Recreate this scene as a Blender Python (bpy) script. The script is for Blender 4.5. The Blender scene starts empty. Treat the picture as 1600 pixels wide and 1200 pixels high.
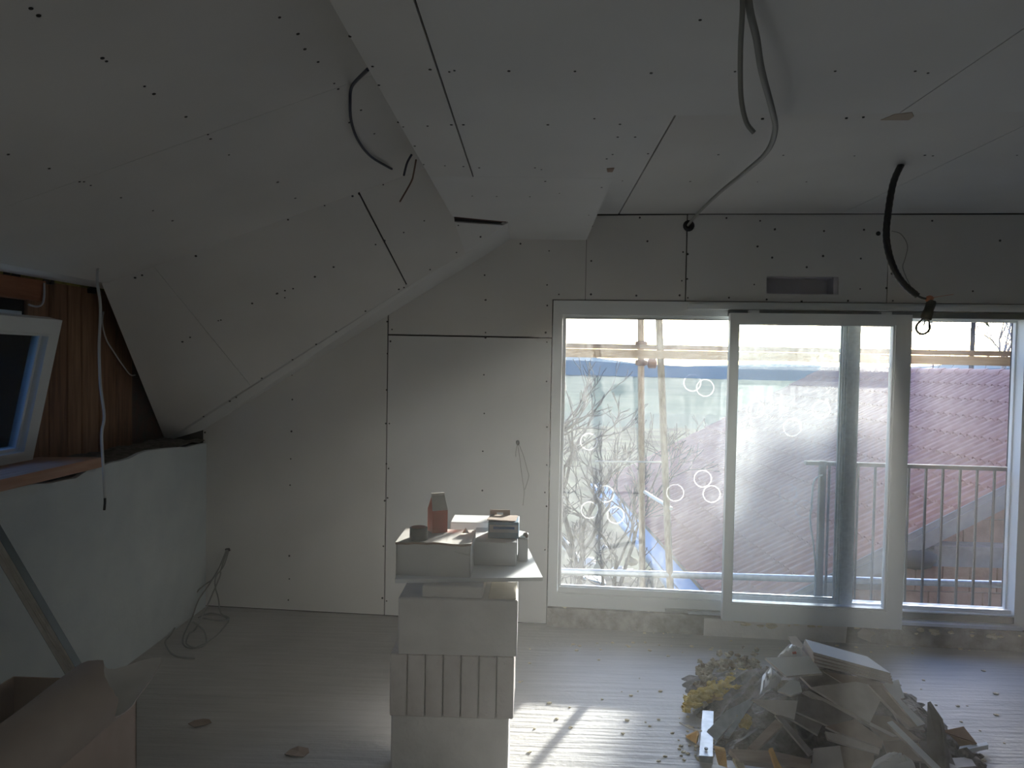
import bpy, math, random
from mathutils import Vector as V, Matrix as M
random.seed(7)
S = bpy.context.scene
COL = S.collection

# ------------------------------------------------------------------ camera, sky, sun, exposure
F = 1150.0
PSI, PHI, ROLL, EYE = 0.029873, 0.030954, 0.018, 1.70
cam_d = bpy.data.cameras.new('camera')
cam_d.sensor_width = 36.0
cam_d.lens = F / 1600 * 36.0
cam_d.clip_start, cam_d.clip_end = 0.05, 3000
cam = bpy.data.objects.new('camera', cam_d); COL.objects.link(cam)
RM = M.Rotation(PSI, 3, 'Z') @ M.Rotation(math.pi / 2 - PHI, 3, 'X') @ M.Rotation(ROLL, 3, 'Z')
cam.matrix_world = M.Translation((0, 0, EYE)) @ RM.to_4x4()
S.camera = cam

w = bpy.data.worlds.new('sky'); S.world = w; w.use_nodes = True
nt = w.node_tree; nt.nodes.clear()
wo = nt.nodes.new('ShaderNodeOutputWorld'); bg = nt.nodes.new('ShaderNodeBackground')
sk = nt.nodes.new('ShaderNodeTexSky'); sk.sky_type = 'NISHITA'; sk.sun_disc = False
sk.sun_elevation = math.radians(11.9); sk.sun_rotation = math.radians(23.6); sk.dust_density = 1.7; sk.air_density = 1.0; sk.ozone_density = 1.0
wb = nt.nodes.new('ShaderNodeMixRGB'); wb.blend_type = 'MULTIPLY'; wb.inputs[0].default_value = 1.0; wb.inputs[2].default_value = (0.80, 1.0, 1.56, 1)   # camera white balance
nt.links.new(sk.outputs[0], wb.inputs[1]); nt.links.new(wb.outputs[0], bg.inputs[0]); nt.links.new(bg.outputs[0], wo.inputs[0])
bg.inputs[1].default_value = 0.54

sun_d = bpy.data.lights.new('sun', 'SUN'); sun_d.energy = 19.0; sun_d.angle = math.radians(0.9)
sun_d.color = (1.0, 0.93, 0.85)
sun = bpy.data.objects.new('sun', sun_d); COL.objects.link(sun)
sun.rotation_euler = V((-0.437, -1.0, -0.230)).to_track_quat('-Z', 'Y').to_euler()
sun.location = (8, 20, 6)

WROT = math.atan(-0.07)          # the window wall is turned a little from the room's long axis
po_d = bpy.data.lights.new('sky_portal', 'AREA'); po_d.shape = 'RECTANGLE'; po_d.size = 2.95; po_d.size_y = 1.95
po_d.cycles.is_portal = True
po = bpy.data.objects.new('sky_portal', po_d); COL.objects.link(po)

vs = S.view_settings
vs.view_transform = 'Standard'; vs.look = 'None'; vs.gamma = 1.0; vs.use_curve_mapping = False
vs.exposure = 0.21
S.cycles.use_denoising = True
S.cycles.max_bounces = 12; S.cycles.diffuse_bounces = 7; S.cycles.transparent_max_bounces = 16
S.cycles.caustics_reflective = False; S.cycles.caustics_refractive = False
S.cycles.sample_clamp_indirect = 8.0

# ------------------------------------------------------------------ geometry helpers
EYEP = V((0, 0, EYE))
def ray(x, y): return RM @ V(((x - 800) / F, -(y - 600) / F, -1.0))
def on(x, y, n, d):
    r = ray(x, y); n = V(n); return EYEP + r * ((d - n.dot(EYEP)) / n.dot(r))
def at(x, y, D): return on(x, y, (0, 1, 0), D)
def flo(x, y, z=0.0): return on(x, y, (0, 0, 1), z)
WC = 1 / math.hypot(1, 0.07)
WE = V((1, -0.07, 0)) * WC; WN = V((0.07, 1, 0)) * WC; WO = V((0, 4.72, 0))
def L(s, t, z): return WO + WE * s + WN * t + V((0, 0, z))       # window-wall frame: along, outwards, up
def onw(x, y, t=0.0): return on(x, y, WN, WN.dot(WO) + t)
def wloc(p): q = p - WO; return V((q.dot(WE), q.dot(WN), q.z))
po.location = L(1.55, 0.30, 1.08); po.rotation_euler = (-math.pi / 2, 0, WROT)

class MB:
    def __init__(s): s.v = []; s.f = []; s.sm = []
    def add(s, vs, fs, smooth=False):
        o = len(s.v); s.v += [V(p) for p in vs]
        for q in fs: s.f.append([i + o for i in q]); s.sm.append(smooth)
        return s
    def hexa(s, p):  # p: 8 points, bottom loop 0-3, top loop 4-7
        return s.add(p, [(3, 2, 1, 0), (4, 5, 6, 7), (0, 1, 5, 4), (1, 2, 6, 5), (2, 3, 7, 6), (3, 0, 4, 7)])
    def box(s, a, b):
        (x0, y0, z0), (x1, y1, z1) = a, b
        return s.hexa([(x0, y0, z0), (x1, y0, z0), (x1, y1, z0), (x0, y1, z0), (x0, y0, z1), (x1, y0, z1), (x1, y1, z1), (x0, y1, z1)])
    def wbox(s, s0, s1, t0, t1, z0, z1):
        return s.hexa([L(s0, t0, z0), L(s1, t0, z0), L(s1, t1, z0), L(s0, t1, z0), L(s0, t0, z1), L(s1, t0, z1), L(s1, t1, z1), L(s0, t1, z1)])
    def cbox(s, a, b, z0, z1, c=0.004):   # box with chamfered edges (all round)
        (x0, y0), (x1, y1) = a, b
        def ring(d, z): return [(x0 + d, y0 + 0 * d, z), (x1 - d, y0, z), (x1, y0 + d, z), (x1, y1 - d, z), (x1 - d, y1, z), (x0 + d, y1, z), (x0, y1 - d, z), (x0, y0 + d, z)]
        def ring2(z): return [(min(max(x, x0 + c), x1 - c), min(max(y, y0 + c), y1 - c), z) for x, y, z in ring(c, z)]
        R = [ring2(z0), ring(c, z0 + c), ring(c, z1 - c), ring2(z1)]
        o = [p for r in R for p in r]; f = [tuple(range(7, -1, -1)), tuple(range(24, 32))]
        for k in range(3):
            for i in range(8): j = (i + 1) % 8; f.append((k * 8 + i, k * 8 + j, k * 8 + 8 + j, k * 8 + 8 + i))
        return s.add(o, f)
    def prism(s, poly, off):
        poly = [V(p) for p in poly]; off = V(off); n = len(poly)
        nn = V((0, 0, 0))
        for i in range(n): nn += poly[i].cross(poly[(i + 1) % n])
        if nn.dot(off) > 0: poly = poly[::-1]
        vv = poly + [p + off for p in poly]
        return s.add(vv, [tuple(range(n)), tuple(range(2 * n - 1, n - 1, -1))] + [((i + 1) % n, i, n + i, n + (i + 1) % n) for i in range(n)])
    def tube(s, path, r, seg=8, cap=True, sub=1, ribs=None):
        P = [V(p) for p in path]
        if sub > 1: P = smooth(P, sub)
        n = len(P); rr = r if callable(r) else (lambda t: r)
        T = [(P[min(i + 1, n - 1)] - P[max(i - 1, 0)]).normalized() for i in range(n)]
        u = T[0].orthogonal().normalized(); vv = []
        for i in range(n):
            u = (u - T[i] * u.dot(T[i])).normalized(); b = T[i].cross(u)
            q = rr(i / max(1, n - 1))
            if ribs and i % 2: q *= ribs
            for k in range(seg):
                a = 2 * math.pi * k / seg; vv.append(P[i] + (u * math.cos(a) + b * math.sin(a)) * q)
        f = []
        for i in range(n - 1):
            for k in range(seg):
                j = (k + 1) % seg; f.append((i * seg + k, i * seg + j, (i + 1) * seg + j, (i + 1) * seg + k))
        s.add(vv, f, True)
        if cap: s.add(vv[:seg][::-1], [tuple(range(seg))]); s.add(vv[-seg:], [tuple(range(seg))])
        return s
    def lathe(s, base, axis, prof, seg=20, caps=(True, True)):
        base = V(base); ax = V(axis).normalized(); u = ax.orthogonal().normalized(); b = ax.cross(u); vv = []
        for r, h in prof:
            for k in range(seg):
                a = 2 * math.pi * k / seg; vv.append(base + ax * h + (u * math.cos(a) + b * math.sin(a)) * r)
        f = []
        for i in range(len(prof) - 1):
            for k in range(seg):
                j = (k + 1) % seg; f.append((i * seg + k, i * seg + j, (i + 1) * seg + j, (i + 1) * seg + k))
        s.add(vv, f, True)
        if caps[0]: s.add(vv[:seg][::-1], [tuple(range(seg))])
        if caps[1]: s.add(vv[-seg:], [tuple(range(seg))])
        return s
    def build(s, name, mat, parent=None):
        me = bpy.data.meshes.new(name); o = bpy.data.objects.new(name, me); COL.objects.link(o)
        if parent is None:
            xs = [p.x for p in s.v]; ys = [p.y for p in s.v]; zs = [p.z for p in s.v]
            org = V(((min(xs) + max(xs)) / 2, (min(ys) + max(ys)) / 2, min(zs))); o.location = org
        else:
            o.parent = parent; org = wpos(parent)
        me.from_pydata([p - org for p in s.v], [], s.f)
        for p, sm in zip(me.polygons, s.sm): p.use_smooth = sm
        if any(s.sm) and hasattr(me, 'set_sharp_from_angle'): me.set_sharp_from_angle(angle=math.radians(50))
        if not isinstance(mat, (list, tuple)): mat = [mat]
        for m in mat: me.materials.append(m)
        me.update(); return o
def wpos(o):
    p = V((0, 0, 0))
    while o: p += o.location; o = o.parent
    return p
def smooth(P, sub):
    out = []; n = len(P)
    for i in range(n - 1):
        a, b, c, d = P[max(i - 1, 0)], P[i], P[i + 1], P[min(i + 2, n - 1)]
        for k in range(sub):
            t = k / sub
            out.append(0.5 * (2 * b + (c - a) * t + (2 * a - 5 * b + 4 * c - d) * t * t + (3 * b - a - 3 * c + d) * t ** 3))
    return out + [P[-1]]
def empty(name, loc):
    o = bpy.data.objects.new(name, None); COL.objects.link(o); o.location = loc; o.empty_display_size = 0.1; return o
def tag(o, label, cat, group=None, kind=None):
    o['label'] = label
    if cat: o['category'] = cat
    if group: o['group'] = group
    if kind: o['kind'] = kind
    return o
def struct(o, label=None, cat=None):
    o['kind'] = 'structure'
    if label: o['label'] = label
    if cat: o['category'] = cat
    return o
def inset(poly, g):
    """shrink a planar convex polygon by g metres on every side"""
    P = [V(p) for p in poly]; n = len(P); nn = V((0, 0, 0))
    for i in range(n): nn += (P[i] - P[0]).cross(P[(i + 1) % n] - P[0])
    nn.normalize(); gs = g if isinstance(g, (list, tuple)) else [g] * n; out = []
    for i in range(n):
        a, b, c = P[i - 1], P[i], P[(i + 1) % n]
        d1 = (b - a).normalized(); d2 = (c - b).normalized(); n1 = nn.cross(d1); n2 = nn.cross(d2)
        g1, g2 = gs[i - 1], gs[i]; den = n1.dot(n1) * 1 - n1.dot(n2) ** 2
        if abs(den) < 1e-6: out.append(b + n1 * g1); continue
        k = n1.dot(n2); al = (g1 - k * g2) / den; be = (g2 - k * g1) / den
        out.append(b + n1 * al + n2 * be)
    return out

# ------------------------------------------------------------------ materials
def mat(name, col, rough=0.8, col2=None, scale=8.0, detail=4.0, bump=0.0, bscale=60.0, metal=0.0, stretch=None, spec=0.3, mid=(0.35, 0.65)):
    m = bpy.data.materials.new(name); m.use_nodes = True; t = m.node_tree; b = t.nodes['Principled BSDF']
    b.inputs['Roughness'].default_value = rough; b.inputs['Metallic'].default_value = metal
    b.inputs['Specular IOR Level'].default_value = spec
    b.inputs['Base Color'].default_value = (*col, 1)
    if col2 or bump:
        tc = t.nodes.new('ShaderNodeTexCoord'); mp = t.nodes.new('ShaderNodeMapping')
        t.links.new(tc.outputs['Object'], mp.inputs[0])
        if stretch: mp.inputs['Scale'].default_value = stretch
    if col2:
        n = t.nodes.new('ShaderNodeTexNoise'); n.inputs['Scale'].default_value = scale; n.inputs['Detail'].default_value = detail
        r = t.nodes.new('ShaderNodeValToRGB'); r.color_ramp.elements[0].position = mid[0]; r.color_ramp.elements[1].position = mid[1]
        r.color_ramp.elements[0].color = (*col, 1); r.color_ramp.elements[1].color = (*col2, 1)
        t.links.new(mp.outputs[0], n.inputs[0]); t.links.new(n.outputs[0], r.inputs[0]); t.links.new(r.outputs[0], b.inputs['Base Color'])
    if bump:
        n2 = t.nodes.new('ShaderNodeTexNoise'); n2.inputs['Scale'].default_value = bscale; n2.inputs['Detail'].default_value = 5
        bp = t.nodes.new('ShaderNodeBump'); bp.inputs['Strength'].default_value = bump; bp.inputs['Distance'].default_value = 0.02
        t.links.new(mp.outputs[0], n2.inputs[0]); t.links.new(n2.outputs[0], bp.inputs['Height']); t.links.new(bp.outputs[0], b.inputs['Normal'])
    return m
PB = mat('plasterboard_paper', (0.595, 0.60, 0.595), 0.9, (0.655, 0.66, 0.655), 1.6)
PB2 = mat('plasterboard_paper_warm', (0.575, 0.57, 0.555), 0.9, (0.645, 0.64, 0.625), 1.3)
PBR = mat('darkened_room_board', (0.46, 0.455, 0.45), 0.9, (0.52, 0.515, 0.51), 1.3)  # darker base colour on the unseen walls, cuts bounced fill light
PBE = mat('plasterboard_offcut', (0.52, 0.48, 0.45), 0.9, (0.66, 0.62, 0.59), 9)
GYP = mat('gypsum_core', (0.56, 0.51, 0.47), 0.9, (0.40, 0.36, 0.33), 14)
PBW = mat('plasterboard_face', (0.76, 0.80, 0.82), 0.8, (0.84, 0.86, 0.87), 9)
PBB = mat('plasterboard_brown', (0.36, 0.29, 0.24), 0.9, (0.48, 0.41, 0.35), 9)
PBD = mat('plasterboard_dusty_shaded', (0.22, 0.195, 0.185), 0.9, (0.34, 0.31, 0.29), 11)  # dusty tone, also carries the shade on the offcut under the stack
DARK = mat('dark_void', (0.03, 0.03, 0.03), 0.95)
SCREW = mat('screw_black', (0.015, 0.014, 0.013), 0.6)
PLAS = mat('lime_plaster', (0.55, 0.61, 0.64), 0.9, (0.61, 0.67, 0.69), 5, bump=0.12, bscale=40)
MORT = mat('ragged_mortar', (0.09, 0.085, 0.075), 0.95, (0.20, 0.19, 0.17), 25, bump=0.6, bscale=50)
def floor_mat():
    m = bpy.data.materials.new('brushed_screed'); m.use_nodes = True; t = m.node_tree; b = t.nodes['Principled BSDF']
    b.inputs['Roughness'].default_value = 0.55; b.inputs['Specular IOR Level'].default_value = 0.5
    g = t.nodes.new('ShaderNodeNewGeometry'); N = t.nodes.new
    n1 = N('ShaderNodeTexNoise'); n1.inputs['Scale'].default_value = 1.1; n1.inputs['Detail'].default_value = 6
    r = N('ShaderNodeValToRGB'); r.color_ramp.elements[0].position = .3; r.color_ramp.elements[1].position = .7
    r.color_ramp.elements[0].color = (.43, .415, .395, 1); r.color_ramp.elements[1].color = (.57, .55, .53, 1)
    t.links.new(g.outputs['Position'], n1.inputs[0]); t.links.new(n1.outputs[0], r.inputs[0])
    mp = N('ShaderNodeMapping'); mp.inputs['Scale'].default_value = (2.2, 34, 1); t.links.new(g.outputs['Position'], mp.inputs[0])
    n2 = N('ShaderNodeTexNoise'); n2.inputs['Scale'].default_value = 1.0; n2.inputs['Detail'].default_value = 3; t.links.new(mp.outputs[0], n2.inputs[0])
    n3 = N('ShaderNodeTexNoise'); n3.inputs['Scale'].default_value = 38; n3.inputs['Detail'].default_value = 4; t.links.new(g.outputs['Position'], n3.inputs[0])
    mx = N('ShaderNodeMath'); mx.operation = 'MULTIPLY_ADD'; mx.inputs[1].default_value = .35; t.links.new(n3.outputs[0], mx.inputs[0]); t.links.new(n2.outputs[0], mx.inputs[2])
    mixc = N('ShaderNodeMixRGB'); mixc.blend_type = 'MULTIPLY'; mixc.inputs[0].default_value = .35
    t.links.new(r.outputs[0], mixc.inputs[1]); t.links.new(n2.outputs[0], mixc.inputs[2]); t.links.new(mixc.outputs[0], b.inputs['Base Color'])
    bp = N('ShaderNodeBump'); bp.inputs['Strength'].default_value = .5; bp.inputs['Distance'].default_value = .012
    t.links.new(mx.outputs[0], bp.inputs['Height']); t.links.new(bp.outputs[0], b.inputs['Normal'])
    return m
FLOOR = floor_mat()
PVC = mat('white_pvc', (0.72, 0.76, 0.77), 0.42, spec=0.45)
PVCD = mat('pvc_track_dark', (0.10, 0.115, 0.13), 0.5)
ALU = mat('aluminium', (0.62, 0.65, 0.68), 0.35, metal=0.9)
def wood(name, a, b, st): return mat(name, a, 0.8, b, 3.0, 6, 0.15, 8, stretch=st)
WPLANK = wood('larch_planks', (0.16, 0.085, 0.05), (0.30, 0.17, 0.10), (14, 14, 1.2))
WPL = [WPLANK, wood('larch_planks_b', (0.20, 0.11, 0.065), (0.33, 0.20, 0.12), (14, 14, 1.2)), wood('larch_planks_c', (0.13, 0.07, 0.042), (0.25, 0.14, 0.085), (14, 14, 1.2))]
WBEAM = wood('red_timber', (0.26, 0.10, 0.05), (0.34, 0.15, 0.08), (12, 1.2, 12))
WSILL = wood('sill_timber', (0.40, 0.24, 0.17), (0.48, 0.31, 0.23), (12, 1.2, 12))
WSCAF = wood('scaffold_board', (0.62, 0.42, 0.26), (0.74, 0.54, 0.36), (1.2, 12, 12))
WPOLE = mat('weathered_pole', (0.34, 0.27, 0.20), 0.85, (0.52, 0.43, 0.32), 12, stretch=(6, 6, 1.5))
WDUST = wood('dusty_timber', (0.33, 0.25, 0.20), (0.45, 0.36, 0.30), (2, 10, 10))
RUST = mat('rusty_coupler', (0.20, 0.10, 0.07), 0.8, (0.34, 0.19, 0.13), 20)
CARD = mat('brown_cardboard', (0.27, 0.195, 0.15), 0.9, (0.34, 0.25, 0.20), 5)
PAPER = mat('kraft_paper', (0.34, 0.28, 0.25), 0.9, (0.42, 0.355, 0.315), 4)
PAPERW = mat('pale_paper', (0.55, 0.52, 0.48), 0.9, (0.62, 0.60, 0.56), 6)
YTONG = mat('aerated_concrete', (0.68, 0.66, 0.64), 0.95, (0.76, 0.74, 0.72), 7, bump=0.25, bscale=55)
YTONG2 = mat('aerated_concrete_cut', (0.60, 0.55, 0.53), 0.95, (0.69, 0.65, 0.63), 9, bump=0.3, bscale=45)
ALUW = mat('sky_lit_spacer', (0.80, 0.82, 0.84), 0.5)  # near-white tone stands for sky light on the metal spacer
WHITE = mat('white_card', (0.66, 0.66, 0.65), 0.8, (0.71, 0.71, 0.70), 6)
BLKTAPE = mat('black_tape', (0.035, 0.035, 0.032), 0.35, spec=0.5)
TAPECORE = mat('tape_core', (0.30, 0.13, 0.10), 0.8)
RED = mat('red_carton', (0.46, 0.10, 0.055), 0.6, (0.52, 0.13, 0.07), 6)
BLUE = mat('blue_box', (0.10, 0.20, 0.30), 0.6, (0.15, 0.27, 0.38), 10)
BLUE2 = mat('blue_band', (0.015, 0.09, 0.26), 0.6)
GREYB = mat('grey_print', (0.36, 0.42, 0.47), 0.6)
WIREG = mat('grey_conduit', (0.24, 0.245, 0.23), 0.55)
WIREW = mat('white_cable', (0.55, 0.57, 0.58), 0.5)
WIREB = mat('black_conduit', (0.012, 0.014, 0.02), 0.45)
WIRENAVY = mat('navy_cable', (0.03, 0.035, 0.06), 0.5)
WIREBR = mat('brown_cable', (0.12, 0.07, 0.05), 0.6)
COPPER = mat('red_terminal', (0.50, 0.16, 0.08), 0.5)
GALV = mat('galvanised_steel', (0.38, 0.41, 0.44), 0.48, (0.50, 0.53, 0.56), 30, metal=0.7)
GALVD = mat('galvanised_shadow_side', (0.10, 0.125, 0.14), 0.5, metal=0.5)  # dark copy for the flanges, their shade put into the colour
GALVL = mat('galvanised_lit_web', (0.62, 0.58, 0.52), 0.5, (0.70, 0.67, 0.62), 30, metal=0.15)  # pale copy for the web, the light on it put into the colour
IRON = mat('grey_railing_iron', (0.085, 0.075, 0.075), 0.6)
YINS = mat('yellow_wool', (0.62, 0.44, 0.10), 0.95, (0.72, 0.58, 0.24), 30, bump=0.8, bscale=70)
BINS = mat('brown_wool', (0.20, 0.14, 0.085), 0.95, (0.60, 0.54, 0.40), 14, bump=0.8, bscale=70)
FOAM = mat('orange_foam', (0.60, 0.33, 0.10), 0.9, (0.72, 0.46, 0.18), 14, bump=0.5, bscale=40)
YFOAM = mat('pale_foam', (0.62, 0.54, 0.38), 0.95, (0.72, 0.66, 0.50), 20, bump=0.8, bscale=50)
PLASTIC = mat('white_plastic_bag', (0.78, 0.79, 0.80), 0.4, spec=0.5)
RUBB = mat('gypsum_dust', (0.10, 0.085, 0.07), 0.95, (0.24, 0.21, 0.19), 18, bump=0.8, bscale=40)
FILM = mat('black_film', (0.012, 0.013, 0.015), 0.5)
TAPEY = mat('yellow_tape', (0.34, 0.30, 0.07), 0.6, (0.10, 0.11, 0.03), 16)
TILE = mat('roof_tile', (0.42, 0.19, 0.14), 0.7, (0.52, 0.27, 0.20), 5)
FLASH = mat('blue_flashing', (0.20, 0.31, 0.42), 0.6)
BARGE = mat('grey_bargeboard', (0.26, 0.23, 0.22), 0.8, (0.34, 0.31, 0.29), 5)
BRICK = mat('hollow_brick', (0.27, 0.145, 0.11), 0.9, (0.36, 0.21, 0.16), 7, bump=0.2, bscale=40)
BRICKM = mat('brick_mortar', (0.26, 0.22, 0.20), 0.95)
CONC = mat('grey_ledge', (0.20, 0.185, 0.19), 0.9, (0.27, 0.25, 0.255), 9)
BARK = mat('bare_bark', (0.05, 0.045, 0.045), 0.9, (0.085, 0.08, 0.075), 12)
FIELD = mat('winter_field', (0.10, 0.13, 0.10), 0.95, (0.15, 0.17, 0.13), 0.05, spec=0.0)
YARD = mat('yard_earth', (0.11, 0.10, 0.08), 0.95, (0.19, 0.19, 0.13), 0.6, bump=0.5, bscale=3, spec=0.0)
HILL = mat('distant_hills', (0.17, 0.21, 0.21), 0.95, (0.21, 0.25, 0.25), 0.01, spec=0.0)
OUTW = mat('sky_screen_render', (0.22, 0.32, 0.40), 0.9)
def glass(name, dust, rings, seed):
    """clear pane with a film of building dust: the film scatters light through, the rest lets it pass"""
    m = bpy.data.materials.new(name); m.use_nodes = True; t = m.node_tree; t.nodes.clear(); N = t.nodes.new; K = t.links.new
    out = N('ShaderNodeOutputMaterial'); tr = N('ShaderNodeBsdfTransparent'); tr.inputs[0].default_value = (.93, .96, .96, 1)
    gl = N('ShaderNodeBsdfGlossy'); gl.inputs['Roughness'].default_value = 0.02; fr = N('ShaderNodeFresnel'); fr.inputs[0].default_value = 1.35
    m1 = N('ShaderNodeMixShader'); K(fr.outputs[0], m1.inputs[0]); K(tr.outputs[0], m1.inputs[1]); K(gl.outputs[0], m1.inputs[2])
    tl = N('ShaderNodeBsdfTranslucent'); tl.inputs[0].default_value = (.92, .95, .93, 1)
    df = N('ShaderNodeBsdfDiffuse'); df.inputs[0].default_value = (.6, .62, .6, 1)
    m2 = N('ShaderNodeMixShader'); m2.inputs[0].default_value = .25; K(tl.outputs[0], m2.inputs[1]); K(df.outputs[0], m2.inputs[2])
    g = N('ShaderNodeNewGeometry')
    n = N('ShaderNodeTexNoise'); n.inputs['Scale'].default_value = 55; n.inputs['Detail'].default_value = 5; K(g.outputs['Position'], n.inputs[0])
    mp = N('ShaderNodeMapping'); mp.inputs['Scale'].default_value = (70, 70, 3); mp.inputs['Location'].default_value = (seed, 0, 0); K(g.outputs['Position'], mp.inputs[0])
    n2 = N('ShaderNodeTexNoise'); n2.inputs['Scale'].default_value = 1; n2.inputs['Detail'].default_value = 2; K(mp.outputs[0], n2.inputs[0])
    n3 = N('ShaderNodeTexNoise'); n3.inputs['Scale'].default_value = 3.5; n3.inputs['Detail'].default_value = 3; K(g.outputs['Position'], n3.inputs[0])
    def math_(op, a, b, c=None):
        q = N('ShaderNodeMath'); q.operation = op
        for i, x in enumerate((a, b, c)):
            if x is None: continue
            if isinstance(x, (int, float)): q.inputs[i].default_value = x
            else: K(x, q.inputs[i])
        return q.outputs[0]
    a = math_('MULTIPLY_ADD', n.outputs[0], .9, math_('MULTIPLY_ADD', n2.outputs[0], .5, math_('MULTIPLY', n3.outputs[0], .6)))
    a = math_('MULTIPLY', math_('POWER', a, 3.2), dust)
    for (cx, cz, rad) in rings:      # round marks left by the glazier's suction pads
        pv = N('ShaderNodeVectorMath'); pv.operation = 'DISTANCE'; K(g.outputs['Position'], pv.inputs[0]); pv.inputs[1].default_value = cx
        dd = math_('ABSOLUTE', math_('SUBTRACT', pv.outputs['Value'], rad), 0)
        rr = math_('MULTIPLY', math_('SUBTRACT', 1.0, math_('MINIMUM', math_('DIVIDE', dd, .0045), 1.0)), .34)
        rr = math_('MULTIPLY', rr, n3.outputs[0]); a = math_('ADD', a, rr)
    a = math_('MINIMUM', a, .9)
    m3 = N('ShaderNodeMixShader'); K(a, m3.inputs[0]); K(m1.outputs[0], m3.inputs[1]); K(m2.outputs[0], m3.inputs[2]); K(m3.outputs[0], out.inputs[0])
    return m
def clear_glass(name, tint, fres=1.4):
    m = bpy.data.materials.new(name); m.use_nodes = True; t = m.node_tree; t.nodes.clear(); N = t.nodes.new; K = t.links.new
    out = N('ShaderNodeOutputMaterial'); tr = N('ShaderNodeBsdfTransparent'); tr.inputs[0].default_value = tint
    gl = N('ShaderNodeBsdfGlossy'); gl.inputs['Roughness'].default_value = 0.03; fr = N('ShaderNodeFresnel'); fr.inputs[0].default_value = fres
    m1 = N('ShaderNodeMixShader'); K(fr.outputs[0], m1.inputs[0]); K(tr.outputs[0], m1.inputs[1]); K(gl.outputs[0], m1.inputs[2]); K(m1.outputs[0], out.inputs[0])
    return m

# ------------------------------------------------------------------ the room: heights and planes
ZB, ZR = 2.477, 2.637                    # beam soffit / main ceiling, and the recess by the window
XL, XT, XR, YB = -2.195, -2.47, 4.35, -3.6
XB0, XB1 = -0.46, 0.315                  # beam edges
def zB(x): return EYE + 0.40 + 0.36 * (x + 2.15)
NB, DB = V((-0.36, 0, 1)), EYE + 0.40 + 0.36 * 2.15
NA, DA = V((-0.3368, 0.809, 1)), EYE + 4.191
def zA(x, y): return EYE + 4.191 + 0.3368 * x - 0.809 * y
def yAB(x): return (3.017 - 0.0232 * x) / 0.809
def onA(x, y): return on(x, y, NA, DA)
def onB(x, y): return on(x, y, NB, DB)
NU = V((0, 0, 1))
# floor
f = struct(MB().box((-3.2, YB - .3, -.25), (XR + .3, 4.9, 0)).build('floor', FLOOR), 'bare brushed concrete screed floor', 'floor')
# far wall backing with the door opening left free
DS0, DS1, DZ0, DZ1 = 0.112, 3.03, 0.125, 2.095
b = MB()
b.wbox(-3.4, DS0, .014, .30, -.25, 3.3); b.wbox(DS1, 5.2, .014, .30, -.25, 3.3)
b.wbox(DS0, DS1, .014, .30, DZ1, 2.146 - .012); b.wbox(DS0, 1.431 - .01, .014, .30, 2.134, 3.3); b.wbox(1.861 + .01, DS1, .014, .30, 2.134, 3.3)
b.wbox(1.421, 1.871, .014, .30, 2.253 + .012, 3.3); b.wbox(1.40, 1.90, .20, .30, 2.10, 2.30); b.wbox(DS0, DS1, .02, .30, -.25, .02)
wall_far = struct(b.build('wall_far', DARK), 'plasterboarded far wall around the glazed door', 'wall')
def panel(parent, poly, m, back, gap=0.003, name='plasterboard', th=0.0125):
    p = inset(poly, gap); return MB().prism(p, V(back).normalized() * th).build(name, m, parent)
def wp(*pts): return [L(s, 0, z) for s, z in pts]
def zfar(s): p = L(s, 0, 0); return EYE + .779 + .628 * (p.x + .169)      # sloping top of the wall under the roof slope
panel(wall_far, wp((-2.226, .01), (-.962, .01), (-.962, zfar(-.962) + .02), (-2.226, zfar(-2.226) + .02)), PB2, WN, [.0, .004, 0, .002])
panel(wall_far, wp((-.962, .01), (.108, .01), (.108, 1.853), (-.962, 1.858)), PB, WN, [0, .002, .005, .004])
panel(wall_far, wp((-.962, 1.858), (.108, 1.853), (.108, DZ1), (.314, DZ1), (.314, 2.50), (-.16, 2.50), (-.962, zfar(-.962) + .02)), PB2, WN, 0.0) if False else None
panel(wall_far, wp((-.962, 1.858), (.108, 1.853), (.108, 2.50), (-.16, 2.50), (-.962, zfar(-.962) + .02)), PB2, WN, [.005, 0, 0, 0, .004])
panel(wall_far, wp((.108, DZ1 + .003), (.316, DZ1 + .003), (.316, 2.65), (.108, 2.65)), PB2, WN, [0, .0015, 0, 0])
panel(wall_far, wp((.316, DZ1 + .003), (.940, DZ1 + .003), (.940, 2.632), (.316, 2.628)), PB2, WN, [0, .004, .0, .0015])
b = MB()
for (s0, s1, z0, z1) in ((.944, 1.431, DZ1 + .003, 2.633), (1.431, 1.861, DZ1 + .003, 2.146), (1.431, 1.861, 2.253, 2.633), (1.861, 2.143, DZ1 + .003, 2.633)):
    b.wbox(s0, s1, 0, .0125, z0, z1)
o = b.build('plasterboard', PB, wall_far); o['label'] = 'plasterboard sheet with a rectangular slot cut in it'
panel(wall_far, wp((2.146, DZ1 + .003), (3.03, DZ1 + .003), (3.03, 2.63), (2.146, 2.63)), PB2, WN, [0, 0, 0, .003])
panel(wall_far, wp((3.03, .01), (4.6, .01), (4.6, 2.63), (3.03, 2.63)), PB, WN, .003)
b = MB(); b.wbox(1.425, 1.867, .06, .20, 2.140, 2.148); b.wbox(1.425, 1.867, .06, .20, 2.250, 2.258); b.wbox(1.425, 1.432, .06, .20, 2.14, 2.258); b.wbox(1.84, 1.867, .03, .20, 2.14, 2.258); b.wbox(1.42, 1.87, .15, .16, 2.135, 2.26)
o = b.build('duct_box', mat('pale_duct', (.62, .62, .70), .5), wall_far); o['label'] = 'pale metal duct box set in the slot above the door'
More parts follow.
